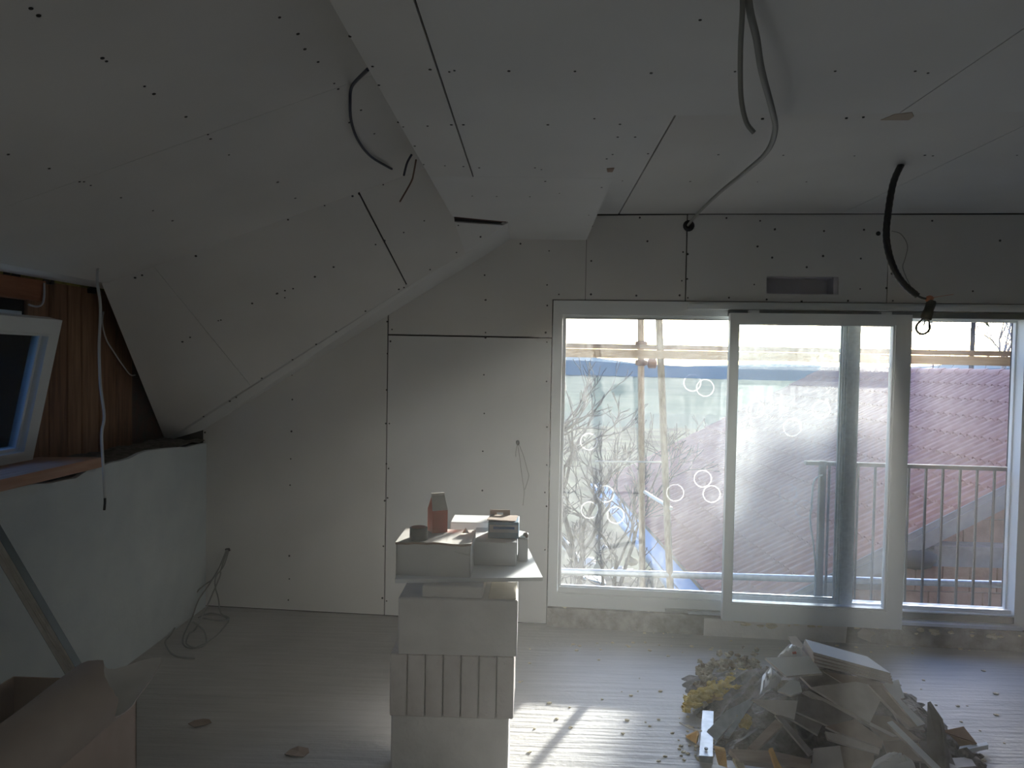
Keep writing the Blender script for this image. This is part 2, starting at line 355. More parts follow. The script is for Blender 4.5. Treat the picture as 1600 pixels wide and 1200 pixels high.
def holes(parent, pts, n, d, r=0.0065, outn=None):
    b = MB(); n = V(n).normalized(); q = outn or -n
    for (x, y) in pts:
        p = on(x, y, n, d) ; rr = r * random.uniform(.75, 1.2)
        b.lathe(p - q * .002, q, [(rr, 0), (rr * .9, .0035)], 7)
    o = b.build('screw_heads', SCREW, parent); o['kind'] = 'stuff'; return o
def cr(pts, x0, y0, k): return [(x0 + k * a, y0 + k * c) for a, c in pts]
fw_scr = cr([(1328, 350), (1350, 385), (1343, 438), (1329, 493), (1326, 655), (1322, 805), (1338, 805), (1325, 985), (1335, 1005), (1330, 1137), (1318, 1150), (903, 588), (905, 698), (901, 840), (898, 963), (895, 1080), (515, 845), (508, 1182)], 140, 380, .35)
fw_scr += cr([(895, 43), (1375, 87), (1363, 298), (893, 298), (893, 338), (1373, 372), (880, 628), (883, 930), (1370, 680), (1373, 1035)], 580, 460, .2)
fw_scr += cr([(872, 125), (868, 432), (1372, 232), (1357, 447), (1370, 555), (118, 222), (135, 262), (128, 490), (105, 512), (1357, 895), (95, 868)], 580, 680, .2)
fw_scr += cr([(460, 185), (1085, 188), (1328, 208), (1433, 270), (1308, 393), (1415, 474), (115, 245), (110, 497), (108, 738), (435, 747), (772, 433), (805, 448), (763, 640), (802, 627), (747, 745), (806, 763), (1103, 762), (1285, 667), (1375, 775), (515, 355)], 900, 300, .2167)
fw_scr += cr([(1313, 690), (1525, 752), (1145, 730), (1100, 718), (975, 722), (822, 716), (768, 770), (813, 805), (972, 800), (1090, 808), (921, 835), (1088, 903), (905, 942), (1050, 940), (1187, 855), (1170, 900), (1190, 940), (1440, 910)], 800, 0, .5)
fw_scr += cr([(1033, 952), (1145, 980), (893, 1075), (1137, 1113), (1183, 1150), (895, 1172)], 400, 0, .4)
fw_scr += cr([(740, 95), (740, 215), (735, 325), (1230, 45), (1225, 315), (1247, 330)], 230, 840, .3)
holes(wall_far, fw_scr, WN, WN.dot(WO), .0068, -WN)
# knee wall on the left with a ragged plaster top
b = MB(); n = 90; vv = []; y0, y1 = YB, L(-2.2, 0, 0).y
for i in range(n + 1):
    y = y0 + (y1 - y0) * i / n; zt = 1.135 + random.uniform(-.016, .004) - (.012 if y < 3.5 else 0) + .012 * math.sin(y * 5)
    vv += [(XL, y, 0), (XL, y, zt), (XL - .018, y, zt + .004)]
fs = []
for i in range(n):
    k = 3 * i; fs += [(k, k + 1, k + 4, k + 3), (k + 1, k + 2, k + 5, k + 4)]
b.add(vv, fs)
b.box((XT - .30, y0, -.2), (XL - .02, y1 + .1, 1.10))
wall_left = struct(b.build('wall_left', PLAS), 'white plastered knee wall with a ragged top edge', 'wall')
b = MB(); vv = []; nx = 6
for i in range(n + 1):
    y = y0 + (y1 - y0) * i / n
    for j in range(nx): vv.append((XL - .008 - j * (XL - XT) / (nx - 1) * 1.05, y, 1.128 + random.uniform(-.012, .012) + .004 * j))
b.add(vv, [(i * nx + j, i * nx + j + 1, (i + 1) * nx + j + 1, (i + 1) * nx + j) for i in range(n) for j in range(nx - 1)])
o = b.build('rough_mortar_bed', MORT, wall_left); o['label'] = 'dark rough mortar bed on top of the knee wall'
# upper left wall: backing, planks, window opening
WY0, WY1, WZ0, WZ1 = 2.5, 3.52, 1.15, 1.90
b = MB()
b.box((XT - .30, y0, 1.10), (XT - .022, WY0, 3.3)); b.box((XT - .30, WY1, 1.10), (XT - .022, y1 + .3, 3.3))
b.box((XT - .30, WY0, WZ1), (XT - .022, WY1, 3.3)); b.box((XT - .30, WY0, 1.05), (XT - .022, WY1, WZ0 - .02))
wall_up = struct(b.build('wall_left_upper', FILM), 'timber lined wall above the ledge on the left', 'wall')
ed = [3.52, 3.684, 3.833, 3.956, 4.11, 4.27, 4.452]
for i in range(6):
    y_a, y_b = ed[i] + .003, ed[i + 1] - .003; dx = random.uniform(-.006, .004)
    MB().prism([(XT + dx, y_a + .003, 1.13), (XT + dx, y_b - .003, 1.13), (XT + dx - .006, y_b, 1.13), (XT - .022, y_b, 1.13), (XT - .022, y_a, 1.13), (XT + dx - .006, y_a, 1.13)], (0, 0, .955)).build('plank', WPL[(i * 2 + i // 3) % 3], wall_up)
for i in range(6):
    y_a = YB + i * .3 + 4.2
    if y_a < 2.2: MB().box((XT - .022, y_a, 1.13), (XT, y_a + .29, 2.09)).build('plank', WPLANK, wall_up)
o = MB().box((XT - .022, 4.455, 1.13), (XT - .006, 4.86, 1.75)).build('brick_infill', mat('dark_brickwork', (.10, .055, .045), .95, (.06, .06, .055), 14, bump=.5, bscale=30), wall_up)
o['label'] = 'dark brickwork showing beside the planks'
o = MB().box((XT - .022, WY0 - .3, 1.955), (XT + .035, 3.60, 2.055)).build('header_beam', WBEAM, wall_up); o['label'] = 'red brown timber header over the window'
b = MB(); y = 2.2
o = MB().box((XT - .02, 2.2, 2.06), (XT + .012, 4.18, 2.10)).build('yellow_tape_strip', TAPEY, wall_up); o['label'] = 'yellow adhesive tape strip under the ceiling'
b = MB()
for (px0, px1, py) in ((1, 11, 426), (14, 27, 428), (64, 73, 436), (75, 80, 438), (137, 146, 452)):
    p, q = on(px0, py, (1, 0, 0), XT), on(px1, py, (1, 0, 0), XT); b.box((XT - .01, p.y, p.z - .02), (XT + .016, q.y, p.z + .018))
o = b.build('black_tape_patches', FILM, wall_up); o['label'] = 'black patches of tape along the yellow strip'
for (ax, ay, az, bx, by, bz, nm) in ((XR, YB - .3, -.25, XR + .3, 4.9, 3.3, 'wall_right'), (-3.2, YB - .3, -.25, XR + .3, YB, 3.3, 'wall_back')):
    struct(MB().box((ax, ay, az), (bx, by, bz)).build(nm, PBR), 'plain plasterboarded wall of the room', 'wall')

# ------------------------------------------------------------------ ceilings and roof slopes
YE0, YE1 = 2.347 + .055 * .3, 2.10                      # front edge of the recess runs a little askew
def yedge(x): return 2.364 - .055 * x
def yfar(x): return 4.72 - .07 * x
b = MB().box((-3.2, YB - .3, 3.1), (XR + .3, 5.3, 3.3))
b.box((XB1 - .03, 4.4, ZR + .02), (XR, 4.72, 3.1)) if False else None
b.prism([(XB0 + .02, YB, ZB + .014), (XB1 - .015, YB, ZB + .014), (XB1 - .015, yfar(XB1), ZB + .014), (XB0 + .02, yfar(XB0), ZB + .014)], (0, 0, .3))
b.prism([(XB1 - .015, YB, ZB + .014), (XR, YB, ZB + .014), (XR, yedge(XR) - .014, ZB + .014), (XB1 - .015, yedge(XB1) - .014, ZB + .014)], (0, 0, .3))
b.prism([(XB1 - .015, yedge(XB1) - .02, ZR + .014), (XR, yedge(XR) - .02, ZR + .014), (XR, 4.7, ZR + .014), (XB1 - .015, 4.75, ZR + .014)], (0, 0, .2))
b.prism([(-2.245, YB, zB(-2.245) + .016), (-.30, YB, zB(-.30) + .016), (-.30, yAB(-.30) + .05, zB(-.30) + .016), (-2.245, yAB(-2.245) + .05, zB(-2.245) + .016)], (-.03, 0, .09))
b.box((XT - .3, YB, zB(-2.235) + .014), (-2.23, 4.32, zB(-2.235) + .12))
ceiling = struct(b.build('ceiling', DARK), 'plasterboard ceiling of flat beam soffit, recess and sloping roof sides', 'ceiling')
xs = -.274
panel(ceiling, [(XB0, YB, ZB), (xs, YB, ZB), (xs, 3.135, ZB), (XB0, 3.135, ZB)], PB2, NU, [0, .003, .001, 0])
panel(ceiling, [(xs, YB, ZB), (XB1, YB, ZB), (XB1, 3.135, ZB), (xs, 3.135, ZB)], PB, NU, [0, 0, .001, .003])
P1 = V((-.4556, 4.03, ZB)); P2 = V((-.1625, 4.152, ZB))
panel(ceiling, [(XB0, 3.135, ZB), (XB1, 3.135, ZB), (XB1, yfar(XB1), ZB), (-.169, yfar(-.169), ZB), (P2.x, P2.y - .02, ZB), (XB0, P1.y - .03, ZB)], PB, NU, [.001, 0, 0, 0, 0, 0])
panel(ceiling, [(XB1, YB, ZB), (1.098, YB, ZB), (1.098, yedge(1.098), ZB), (XB1, yedge(XB1), ZB)], PB, NU, [0, .0018, 0, 0])
panel(ceiling, [(1.098, YB, ZB), (2.35, YB, ZB), (2.35, yedge(2.35), ZB), (1.098, yedge(1.098), ZB)], PB, NU, [0, .0018, 0, .0018])
panel(ceiling, [(2.35, YB, ZB), (XR, YB, ZB), (XR, yedge(XR), ZB), (2.35, yedge(2.35), ZB)], PB, NU, [0, 0, 0, .0018])
panel(ceiling, [(XB1, yedge(XB1), ZB + .013), (XR, yedge(XR), ZB + .013), (XR, yedge(XR), ZR + .01), (XB1, yedge(XB1), ZR + .01)], PB, V((0, -1, 0)), .001)
panel(ceiling, [(XB1, 2.36, ZB + .013), (XB1, yfar(XB1), ZB + .013), (XB1, yfar(XB1), ZR + .01), (XB1, 2.36, ZR + .01)], PB, V((-1, 0, 0)), 0.0)
xr = (.31, .513, 1.857, 3.15, XR)
for i in range(4):
    a, c = xr[i], xr[i + 1]; g1 = .0035 if i == 0 else .002; g0 = .0035 if i == 1 else .002
    panel(ceiling, [(a, yedge(a) - .01, ZR), (c, yedge(c) - .01, ZR), (c, yfar(c) - .006, ZR), (a, yfar(a) - .006, ZR)], PB2 if i == 1 else PB, NU, [0, g1, 0, g0])
# beam cheek on the left
panel(ceiling, [(XB0, YB, ZB + .013), (XB0, yfar(XB0) - .4, ZB + .013), (XB0, yfar(XB0) - .4, 2.95), (XB0, YB, 2.95)], PB, V((1, 0, 0)), 0.0)
# slope B: sheets run with the room, one joint visible
def Bp(x, y): return V((x, y, zB(x)))
xj = -1.32
XS = -2.235
panel(ceiling, [(XT - .02, YB, zB(XS)), (XS, YB, zB(XS)), (XS, yAB(XS) + .02, zB(XS)), (XT - .02, 4.30, zB(XS))], PB2, NU, 0.0)
yj = onB(335, 206).y
for a0, a1 in ((YB, yj - 2.5), (yj - 2.5, yj), (yj, None)):
    e0, e1 = (a1, a1) if a1 is not None else (yAB(XS), yAB(-.44))
    panel(ceiling, [Bp(XS, a0), Bp(-.44, a0), Bp(-.44, e1), Bp(XS, e0)], PB2, NB, [.0008, 0, .0008 if a1 is not None else .003, 0])
# slope A: sheets across the end
def Ap(p): return V((p.x, p.y, zA(p.x, p.y)))
def onA_(x, y): return onA(x, y)
K = V((-2.47, 4.86, zA(-2.47, 4.86)))
UL = onA(155, 433); J0, J1 = onA(558, 296), onA(636, 457); UR = V((XB0 + .008, yAB(XB0), zA(XB0, yAB(XB0))))
V0, V1 = onA(230, 404), onA(392, 629)
def Lp(t):  # lower edge (valley) of slope A from corner to beam
    a, c = K, V((-.1625, 4.152, ZB)); return a + (c - a) * t
def lcross(px):   # point of the valley line that shows at a given column
    best = min((abs(pxof(Lp(t / 400)) - px), t) for t in range(401)); return Lp(best[1] / 400)
def pxof(p): q = RM.transposed() @ (p - EYEP); return 800 + F * q.x / -q.z
c1, c2 = lcross(392), lcross(636)
b = MB().prism([UL + V((-.2, 0, 0)) * 0, UR, V((-.16, 3.75, zA(-.16, 3.75))), Lp(1), Lp(0)], NA.normalized() * .05)
for q in range(len(b.v)): b.v[q] = b.v[q] + NA.normalized() * .0145
o = b.build('slope_backing', DARK, ceiling)
crs = lambda px: onA(px, 427 - .36 * (px - 180))
panel(ceiling, [UL, V0, c1, Lp(0)], PB2, NA, [.002, .0013, 0, .0])
panel(ceiling, [V0, J0, c2, c1], PB2, NA, [.002, .0045, 0, .0013])
jb0, jb1 = onA(705, 341), onA(727, 396)
panel(ceiling, [J0, UR, V((XB0 + .008, 4.045, zA(XB0, 4.045))), jb1, c2], PB2, NA, [.002, 0, .001, 0, .0045])
panel(ceiling, [onA(708, 347), onA(786, 352), Lp(1), jb1], PB, NA, [0, 0, 0, .001])
# triangular soffit C closing the corner down to the gable wall
Q = V((-.169, yfar(-.169), ZB)); Kc = onw(317, 672)
panel(ceiling, [Lp(0.0) + V((0.02, .02, 0)), Lp(1), Q, Kc], PB, V((-.628, 0, 1)), 0.0, th=.02)
o = MB().prism([P1 + V((.004, -.016, .001)), P2 + V((-.01, -.026, .001)), P2 + V((-.01, -.014, .001)), P1 + V((.004, -.012, .001))], (0, 0, -.003)).build('foam_bead', mat('rust_foam', (.14, .06, .045), .9), ceiling)
o['label'] = 'rust coloured foam bead in the joint'
o = MB().prism([on(948, 263, NU, ZB), on(960, 262, NU, ZB), on(957, 268, NU, ZB), on(949, 268, NU, ZB)], (0, 0, -.003)).build('torn_paper_patch', CARD, ceiling); o['label'] = 'torn brown patch at the beam edge'
o = MB().prism([on(1376, 187, NU, ZB), on(1398, 178, NU, ZB), on(1425, 175, NU, ZB), on(1428, 181, NU, ZB), on(1420, 187, NU, ZB)], (0, 0, -.002)).build('torn_paper_patch', mat('torn_board', (.40, .34, .28), .9), ceiling); o['label'] = 'torn brown patch on the recess edge'
sB = cr([(138, 37), (172, 69), (457, 259), (475, 273), (645, 385), (687, 419), (830, 521), (928, 600), (940, 620), (37, 689), (220, 752), (355, 811), (375, 811), (405, 827), (540, 882), (683, 940), (770, 985), (1022, 691), (1240, 813), (1320, 884), (1248, 77), (1330, 151), (1361, 219), (1420, 276), (1492, 372), (1510, 397)], 0, 0, .35) + cr([(410, 430), (365, 478), (462, 522), (83, 712), (153, 774)], 400, 0, .4)
holes(ceiling, sB, NB, DB / 1 if False else DB / NB.length, .0052)
sA = cr([(268, 803), (125, 858), (377, 766), (403, 757), (497, 721), (657, 862), (577, 908), (502, 940), (467, 955), (303, 1043), (230, 1081), (680, 1053), (715, 822), (83, 1146), (113, 1135), (145, 1127), (558, 1130), (578, 1123), (783, 986), (790, 880), (877, 925)], 400, 0, .4)
sA += [(306, 400), (222, 430), (211, 434), (341, 501), (345, 500), (297, 527), (285, 534), (394, 474), (432, 459), (445, 465), (458, 451), (318, 651), (359, 627), (369, 621), (409, 591), (457, 562), (494, 538), (525, 518), (571, 486)]
holes(ceiling, sA, NA, DA / NA.length, .0062)
sC = cr([(367, 142), (455, 259), (480, 332), (680, 271), (755, 280), (775, 275), (988, 277), (1246, 278), (555, 478), (575, 495), (620, 570), (670, 492), (763, 487), (810, 487), (1140, 487), (1322, 463), (655, 642), (738, 647), (810, 650), (872, 655), (1090, 655), (1115, 662), (1393, 603), (1370, 620), (1413, 535), (1422, 485), (1130, 708), (1070, 768), (1185, 755), (1350, 732), (1300, 840), (940, 767), (845, 765)], 400, 0, .4)
sC += cr([(435, 228), (697, 223), (1010, 222), (1260, 222), (1300, 228), (783, 372), (1045, 370), (1098, 367), (588, 62)], 800, 0, .5)
holes(ceiling, sC, NU, ZB, .0045)
holes(ceiling, cr([(645, 483), (848, 485), (1070, 487), (1290, 485), (1315, 487), (557, 567), (767, 568), (920, 568), (345, 478), (425, 480), (385, 428), (345, 565), (1578, 485)], 800, 0, .5), NU, ZR, .005)

# ------------------------------------------------------------------ glazed door
door = struct(empty('door_1', L(1.55, 0, DZ0)), 'white glazed sliding door with a leaf pushed half across the fixed pane', 'door')
b = MB()
def frame(b, s0, s1, z0, z1, t0, t1, wl, wr, wb, wt):
    b.wbox(s0, s0 + wl, t0, t1, z0, z1); b.wbox(s1 - wr, s1, t0, t1, z0, z1)
    b.wbox(s0 + wl, s1 - wr, t0, t1, z0, z0 + wb); b.wbox(s0 + wl, s1 - wr, t0, t1, z1 - wt, z1)
frame(b, DS0 + .003, 3.025, DZ0 + .003, DZ1 - .003, -.012, .07, .060, .085, .085, .09)
frame(b, .118, 3.02, DZ0 + .006, DZ1 - .006, .07, .10, .07, .09, .10, .1)
o = b.build('outer_frame', PVC, door)
b = MB(); b.wbox(1.913, 2.0, -.004, .09, .215, 2.0); b.wbox(1.925, 1.96, -.012, -.004, .215, 2.0)
o = b.build('mullion', PVC, door)
b = MB(); frame(b, .177, 1.913, .213, 2.003, .012, .03, .010, .010, .036, .014)
o = b.build('glazing_bead', PVC, door)
b = MB(); frame(b, .186, 1.908, .246, 1.991, .035, .05, .012, .012, .012, .012); o = b.build('spacer_bar', ALU, door)
def wring(px, py, t): return onw(px, py, t)
rings1 = [(wring(x, y, .04), 0, .053) for x, y in ((946, 772), (921, 797), (1055, 770), (1098, 748), (1112, 772), (962, 805), (1082, 598), (1102, 606), (920, 690))]
GL1 = glass('dusty_glass_fixed', .026, rings1, 0.0)
o = MB().wbox(.186, 1.908, .040, .044, .246, 1.991).build('fixed_pane', GL1, door); o['label'] = 'dusty fixed glass pane with round suction marks'
# head track and threshold
b = MB(); b.wbox(.95, 3.02, -.055, -.012, 2.045, 2.075); o = b.build('head_track', PVC, door); o['label'] = 'white running track over the leaf'
b = MB(); b.wbox(1.20, 3.02, -.040, -.012, 2.005, 2.04); o = b.build('track_shadow_gap', PVCD, door); o['label'] = 'dark strip for the shaded slot under the running track'  # solid dark strip, colour stands for the shade in the slot
b = MB(); b.wbox(2.0, 2.94, .02, .05, .205, .235); b.wbox(1.0, 2.97, -.05, -.012, .135, .150); b.wbox(2.0, 2.96, -.075, -.012, .150, .163)
o = b.build('threshold_rail', ALU, door); o['label'] = 'bright metal threshold rail'
b = MB(); b.wbox(2.0, 2.94, -.013, .02, .165, .205); o = b.build('threshold_channel', PVCD, door); o['label'] = 'dark channel in the threshold'
b = MB(); b.wbox(.86, 1.2, -.03, -.012, .135, .155); o = b.build('lower_runner', mat('grey_runner', (.30, .31, .31), .5), door); o['label'] = 'grey runner piece under the fixed pane'
# the sliding leaf: frame with stepped inner bead, pane, gasket, top rollers
t0, t1 = -.115, -.058; s0, s1, z0, z1 = 1.197, 2.252, .128, 2.018
b = MB(); frame(b, s0, s1, z0, z1, t0, t1, .050, .092, .105, .062)
b2 = MB(); frame(b2, s0 + .046, s1 - .088, z0 + .10, z1 - .058, t0 + .012, t1 + .004, .012, .014, .016, .012)
leaf = b.build('sliding_leaf', PVC, door); leaf['label'] = 'white framed sliding leaf standing in front of the fixed pane'
b2.build('glazing_bead', PVC, leaf)
rings2 = [(wring(x, y, -.09), 0, .052) for x, y in ((1231, 770), (1256, 795), (1238, 668), (1283, 640), (1180, 640))]
GL2 = glass('dusty_glass_leaf', .06, rings2, 5.0)
o = MB().wbox(s0 + .055, s1 - .098, -.092, -.088, z0 + .112, z1 - .066).build('pane', GL2, leaf)
b = MB(); b.wbox(1.31, 1.37, -.10, -.06, z1, z1 + .018); o = b.build('top_roller', PVC, leaf)
b = MB(); b.wbox(2.08, 2.14, -.10, -.06, z1, z1 + .018); o = b.build('top_roller', PVC, leaf)
b = MB(); frame(b, s0 + .052, s1 - .095, z0 + .107, z1 - .062, -.098, -.094, .004, .004, .006, .004); b.build('gasket', PVCD, leaf)
# masonry upstand under the door
sill = struct(empty('trim_1', L(1.5, -.1, 0)), 'rough block upstand below the glazed door', 'sill')
MB().wbox(DS0, 3.05, -.03, .02, 0, .122).build('mortar_core', mat('upstand_mortar', (.20, .18, .155), .95, (.32, .29, .26), 14, bump=.5, bscale=30), sill)
def tw(px, py): return wloc(flo(px, py)).y
def rough_block(b, s0, s1, t0, t1, z0, z1, j=.006):
    r = lambda: random.uniform(-j, j)
    P = [(s0, t0, z0), (s1, t0, z0), (s1, t1, z0), (s0, t1, z0), (s0, t0, z1), (s1, t0, z1), (s1, t1, z1), (s0, t1, z1)]
    return b.hexa([L(a + r(), c + r(), d + (r() if d > .01 else 0)) for a, c, d in P])
tA, tB = tw(930, 978), tw(1220, 1000)
for (p0, p1, tt, zz) in ((857, 878, tA, .098), (880, 966.5, tA, .082), (968, 1089, tA + .01, .085), (1101, 1322, tB, .112), (1382, 1491, tB + .07, .105), (1493, 1559, tB + .07, .115), (1561, 1640, tB + .06, .11)):
    a = wloc(onw(p0, 985, tt)).x; c = wloc(onw(p1, 985, tt)).x
    rough_block(MB(), a, c, tt, .0, .001, zz).build('block', YTONG, sill)
def blob(b, c, r, sq=(1, 1, 1), n1=9, n2=6, j=.25, seed=0):
    rnd = random.Random(seed); c = V(c); vv = []
    for i in range(n2 + 1):
        th = math.pi * i / n2
        for k in range(n1):
            a = 2 * math.pi * k / n1; q = r * (1 + rnd.uniform(-j, j))
            vv.append(c + V((math.sin(th) * math.cos(a) * sq[0], math.sin(th) * math.sin(a) * sq[1], math.cos(th) * sq[2])) * q)
    f = [(i * n1 + k, (i + 1) * n1 + k, (i + 1) * n1 + (k + 1) % n1, i * n1 + (k + 1) % n1) for i in range(n2) for k in range(n1)]
    return b.add(vv, f, True)
b = MB()
for i in range(34):
    s = .2 + i * .033; blob(b, L(s, tA * .55 + random.uniform(-.02, .02), .098 + random.uniform(-.006, .008)), random.uniform(.016, .03), (1.3, 1, .8), 7, 4, .3, i)
for i in range(26):
    s = random.uniform(1.25, 3.0); blob(b, L(s, -.05 + random.uniform(-.03, .0), .112 + random.uniform(-.02, .006)), random.uniform(.006, .022), (random.uniform(1.2, 2.4), 1, .6), 7, 4, .35, i + 60)
o = b.build('foam_bead', YFOAM, sill); o['kind'] = 'stuff'; o['label'] = 'lumpy yellowish foam squeezed out under the door frame'
b = MB(); c = L(wloc(onw(1352, 990, tB + .03)).x, tB + .06, .055); blob(b, c, .075, (1.35, .8, .82), 10, 7, .12, 5)
o = b.build('foam_lump', mat('dusty_lump', (.46, .41, .35), .95, (.54, .49, .43), 12, bump=.5, bscale=40), sill); o['label'] = 'rounded lump between two upstand blocks'

# ------------------------------------------------------------------ hopper window on the left
win = struct(empty('window_1', (XT, 3.0, WZ0)), 'white hopper window tilted open into the room on the left', 'window')
b = MB()
def yframe(b, y0, y1, z0, z1, x0, x1, wd):
    b.box((x0, y0, z0), (x1, y0 + wd, z1)); b.box((x0, y1 - wd, z0), (x1, y1, z1)); b.box((x0, y0 + wd, z0), (x1, y1 - wd, z0 + wd)); b.box((x0, y0 + wd, z1 - wd), (x1, y1 - wd, z1))
yframe(b, WY0, WY1, WZ0, WZ1, XT - .11, XT - .03, .06); b.build('outer_frame', PVC, win)
piv = V((XT - .02, 0, WZ0 + .005)); tl = .215
def tiltv(b):
    R3 = M.Rotation(tl, 3, 'Y'); b.v = [piv + R3 @ (p - piv) for p in b.v]; return b
b = MB(); yframe(b, WY0 + .02, WY1 - .012, WZ0 + .008, WZ1 - .015, XT - .045, XT + .025, .075); sash = tiltv(b).build('sash', PVC, win); sash['label'] = 'tilted white sash'
b = MB(); yframe(b, WY0 + .09, WY1 - .082, WZ0 + .078, WZ1 - .085, XT - .012, XT + .030, .012); tiltv(b).build('glazing_bead', PVC, sash)
b = MB(); b.box((XT - .02, WY1 - .108, WZ0 + .088), (XT - .004, WY1 - .094, WZ1 - .096)); b.box((XT - .02, WY0 + .1, WZ0 + .088), (XT - .004, WY1 - .094, WZ0 + .1)); tiltv(b).build('spacer_bar', ALUW, sash)
b = MB(); b.box((XT - .018, WY0 + .09, WZ0 + .08), (XT - .012, WY1 - .085, WZ1 - .088)); tiltv(b).build('pane', clear_glass('window_pane', (.75, .88, .93, 1)), sash)
b = MB(); b.prism([(XT - .02, 2.3, 1.128), (-2.175, 2.3, 1.128), (-2.175, 3.64, 1.128), (XT - .02, 3.60, 1.128)], (0, 0, .05)); o = b.build('sill_board', WSILL, win); o['label'] = 'bare timber sill board'
MB().box((-4.4, -1, -3), (-4.2, 9, 2.02)).build('wall_sky_screen', OUTW)  # added wall, screens most of the sky from the left window
struct(bpy.data.objects['wall_sky_screen'], 'blue grey wall added outside the left window to screen the sky', 'wall')

# ------------------------------------------------------------------ outside: land, trees, neighbouring roof, scaffold, railing
def gz(x, y):
    k = max(0.0, min(1.0, (1.9 - x) / 1.6)) * max(0.0, min(1.0, (13 - y) / 4)); k = k * k * (3 - 2 * k)
    return -3.0 + 1.55 * k + .10 * math.sin(x * 2.1 + y) * k - max(0, y - 16) * .012
b = MB(); xsn = [-14 + i * .9 for i in range(44)]; ysn = [5.2 + .55 * i for i in range(24)] + [20 + 4 * i for i in range(12)]
b.add([(x, y, gz(x, y) + random.uniform(-.05, .05)) for y in ysn for x in xsn], [(j * 44 + i, j * 44 + i + 1, (j + 1) * 44 + i + 1, (j + 1) * 44 + i) for j in range(len(ysn) - 1) for i in range(43)])
struct(b.build('ground', YARD), 'earth yard rising to a bank below the window', 'ground')
b = MB(); gx = [-900 + 60 * i for i in range(31)]; gy = [30, 45, 70, 110, 160, 230, 320, 430, 560, 700]
b.add([(x, y, -3.8 - y * .011 + (1.6 * math.sin(x * .01 + y * .02) if y > 60 else 0)) for y in gy for x in gx], [(j * 31 + i, j * 31 + i + 1, (j + 1) * 31 + i + 1, (j + 1) * 31 + i) for j in range(9) for i in range(30)])
struct(b.build('field', FIELD), 'pale green winter field running to the hills', 'field')
b = MB(); vv = []
for i in range(61):
    x = -1500 + 50 * i; h = 6 + 5 * math.sin(i * .5) + 3 * math.sin(i * 1.3)
    vv += [(x, 690, -14), (x, 700, h * .4), (x, 760, h)]
b.add(vv, [(3 * i + k, 3 * i + 3 + k, 3 * i + 4 + k, 3 * i + 1 + k) for i in range(60) for k in range(2)], True)
struct(b.build('hills', HILL), 'blue hazy hills on the horizon', 'hill')

def grow(b, tw, p, d, ln, r, lev, rnd, up=.12, spread=.55, nk=(2, 3), tmin=.004):
    n = 3; pts = [p]; dd = d.copy()
    for i in range(n):
        dd = (dd + V((rnd.gauss(0, .14), rnd.gauss(0, .14), rnd.gauss(0, .08) + up * .4))).normalized(); p = p + dd * ln / n; pts.append(p)
    (b if lev > 1 else tw).tube(pts, lambda t: max(tmin, r * (1 - .38 * t)), 5 if lev > 1 else 3, cap=False)
    if lev == 0: return
    for i in range(rnd.randint(*nk)):
        ax = dd.orthogonal().normalized(); ax = M.Rotation(rnd.uniform(0, 6.28), 3, dd) @ ax
        nd = (dd + ax * rnd.uniform(.4, 1) * spread * 1.6 + V((0, 0, up))).normalized()
        grow(b, tw, p if i < 2 else pts[2], nd, ln * rnd.uniform(.62, .85), max(tmin, r * .62), lev - 1, rnd, up, spread, nk, tmin)
BARK2 = mat('pale_bark', (0.30, 0.28, 0.29), 0.9, (0.38, 0.36, 0.36), 9)
def bare_tree(name, label, base, stems, lev, seed, cat='tree', up=.12, spread=.55, nk=(2, 3), tmin=.004, group=None, bk=None):
    rnd = random.Random(seed); t = tag(empty(name, base), label, cat, group); b, tw = MB(), MB()
    for d, ln, r in stems: grow(b, tw, V(base), V(d).normalized(), ln, r, lev, rnd, up, spread, nk, tmin)
    b.build('trunk', bk or BARK, t); o = tw.build('twigs', bk or BARK, t); o['kind'] = 'stuff'; return t
tb = at(916, 745, 9.6); bare_tree('bare_tree', 'bare leafless tree with fanning branches beyond the fixed pane', V((tb.x, tb.y, gz(tb.x, tb.y) - .1)), [((-.06, 0, 1), 1.30, .11), ((.12, .05, 1), 1.15, .07), ((.3, -.1, 1), .95, .05)], 6, 5, up=.10, spread=.46, nk=(2, 3), tmin=.0055)
for px, D, sd, lab in ((872, 9.2, 11, 'tangled leafless bush at the left edge of the fixed pane'), (950, 8.6, 12, 'tangled leafless bush between the bare tree and the pole'), (1090, 17, 13, 'thin leafless sapling seen right of the leaning pole')):
    q = at(px, 760, D); bare_tree('leafless_bush', lab, V((q.x, q.y, gz(q.x, q.y) - .05)), [((-.4, 0, 1), .5, .022), ((.35, .1, 1), .52, .022), ((0, .3, 1), .6, .022)] if sd < 13 else [((.1, 0, 1), 1.3, .03)], 4 if sd < 13 else 5, sd, 'bush' if sd < 13 else 'tree', .12, .6, (2, 3), .006)
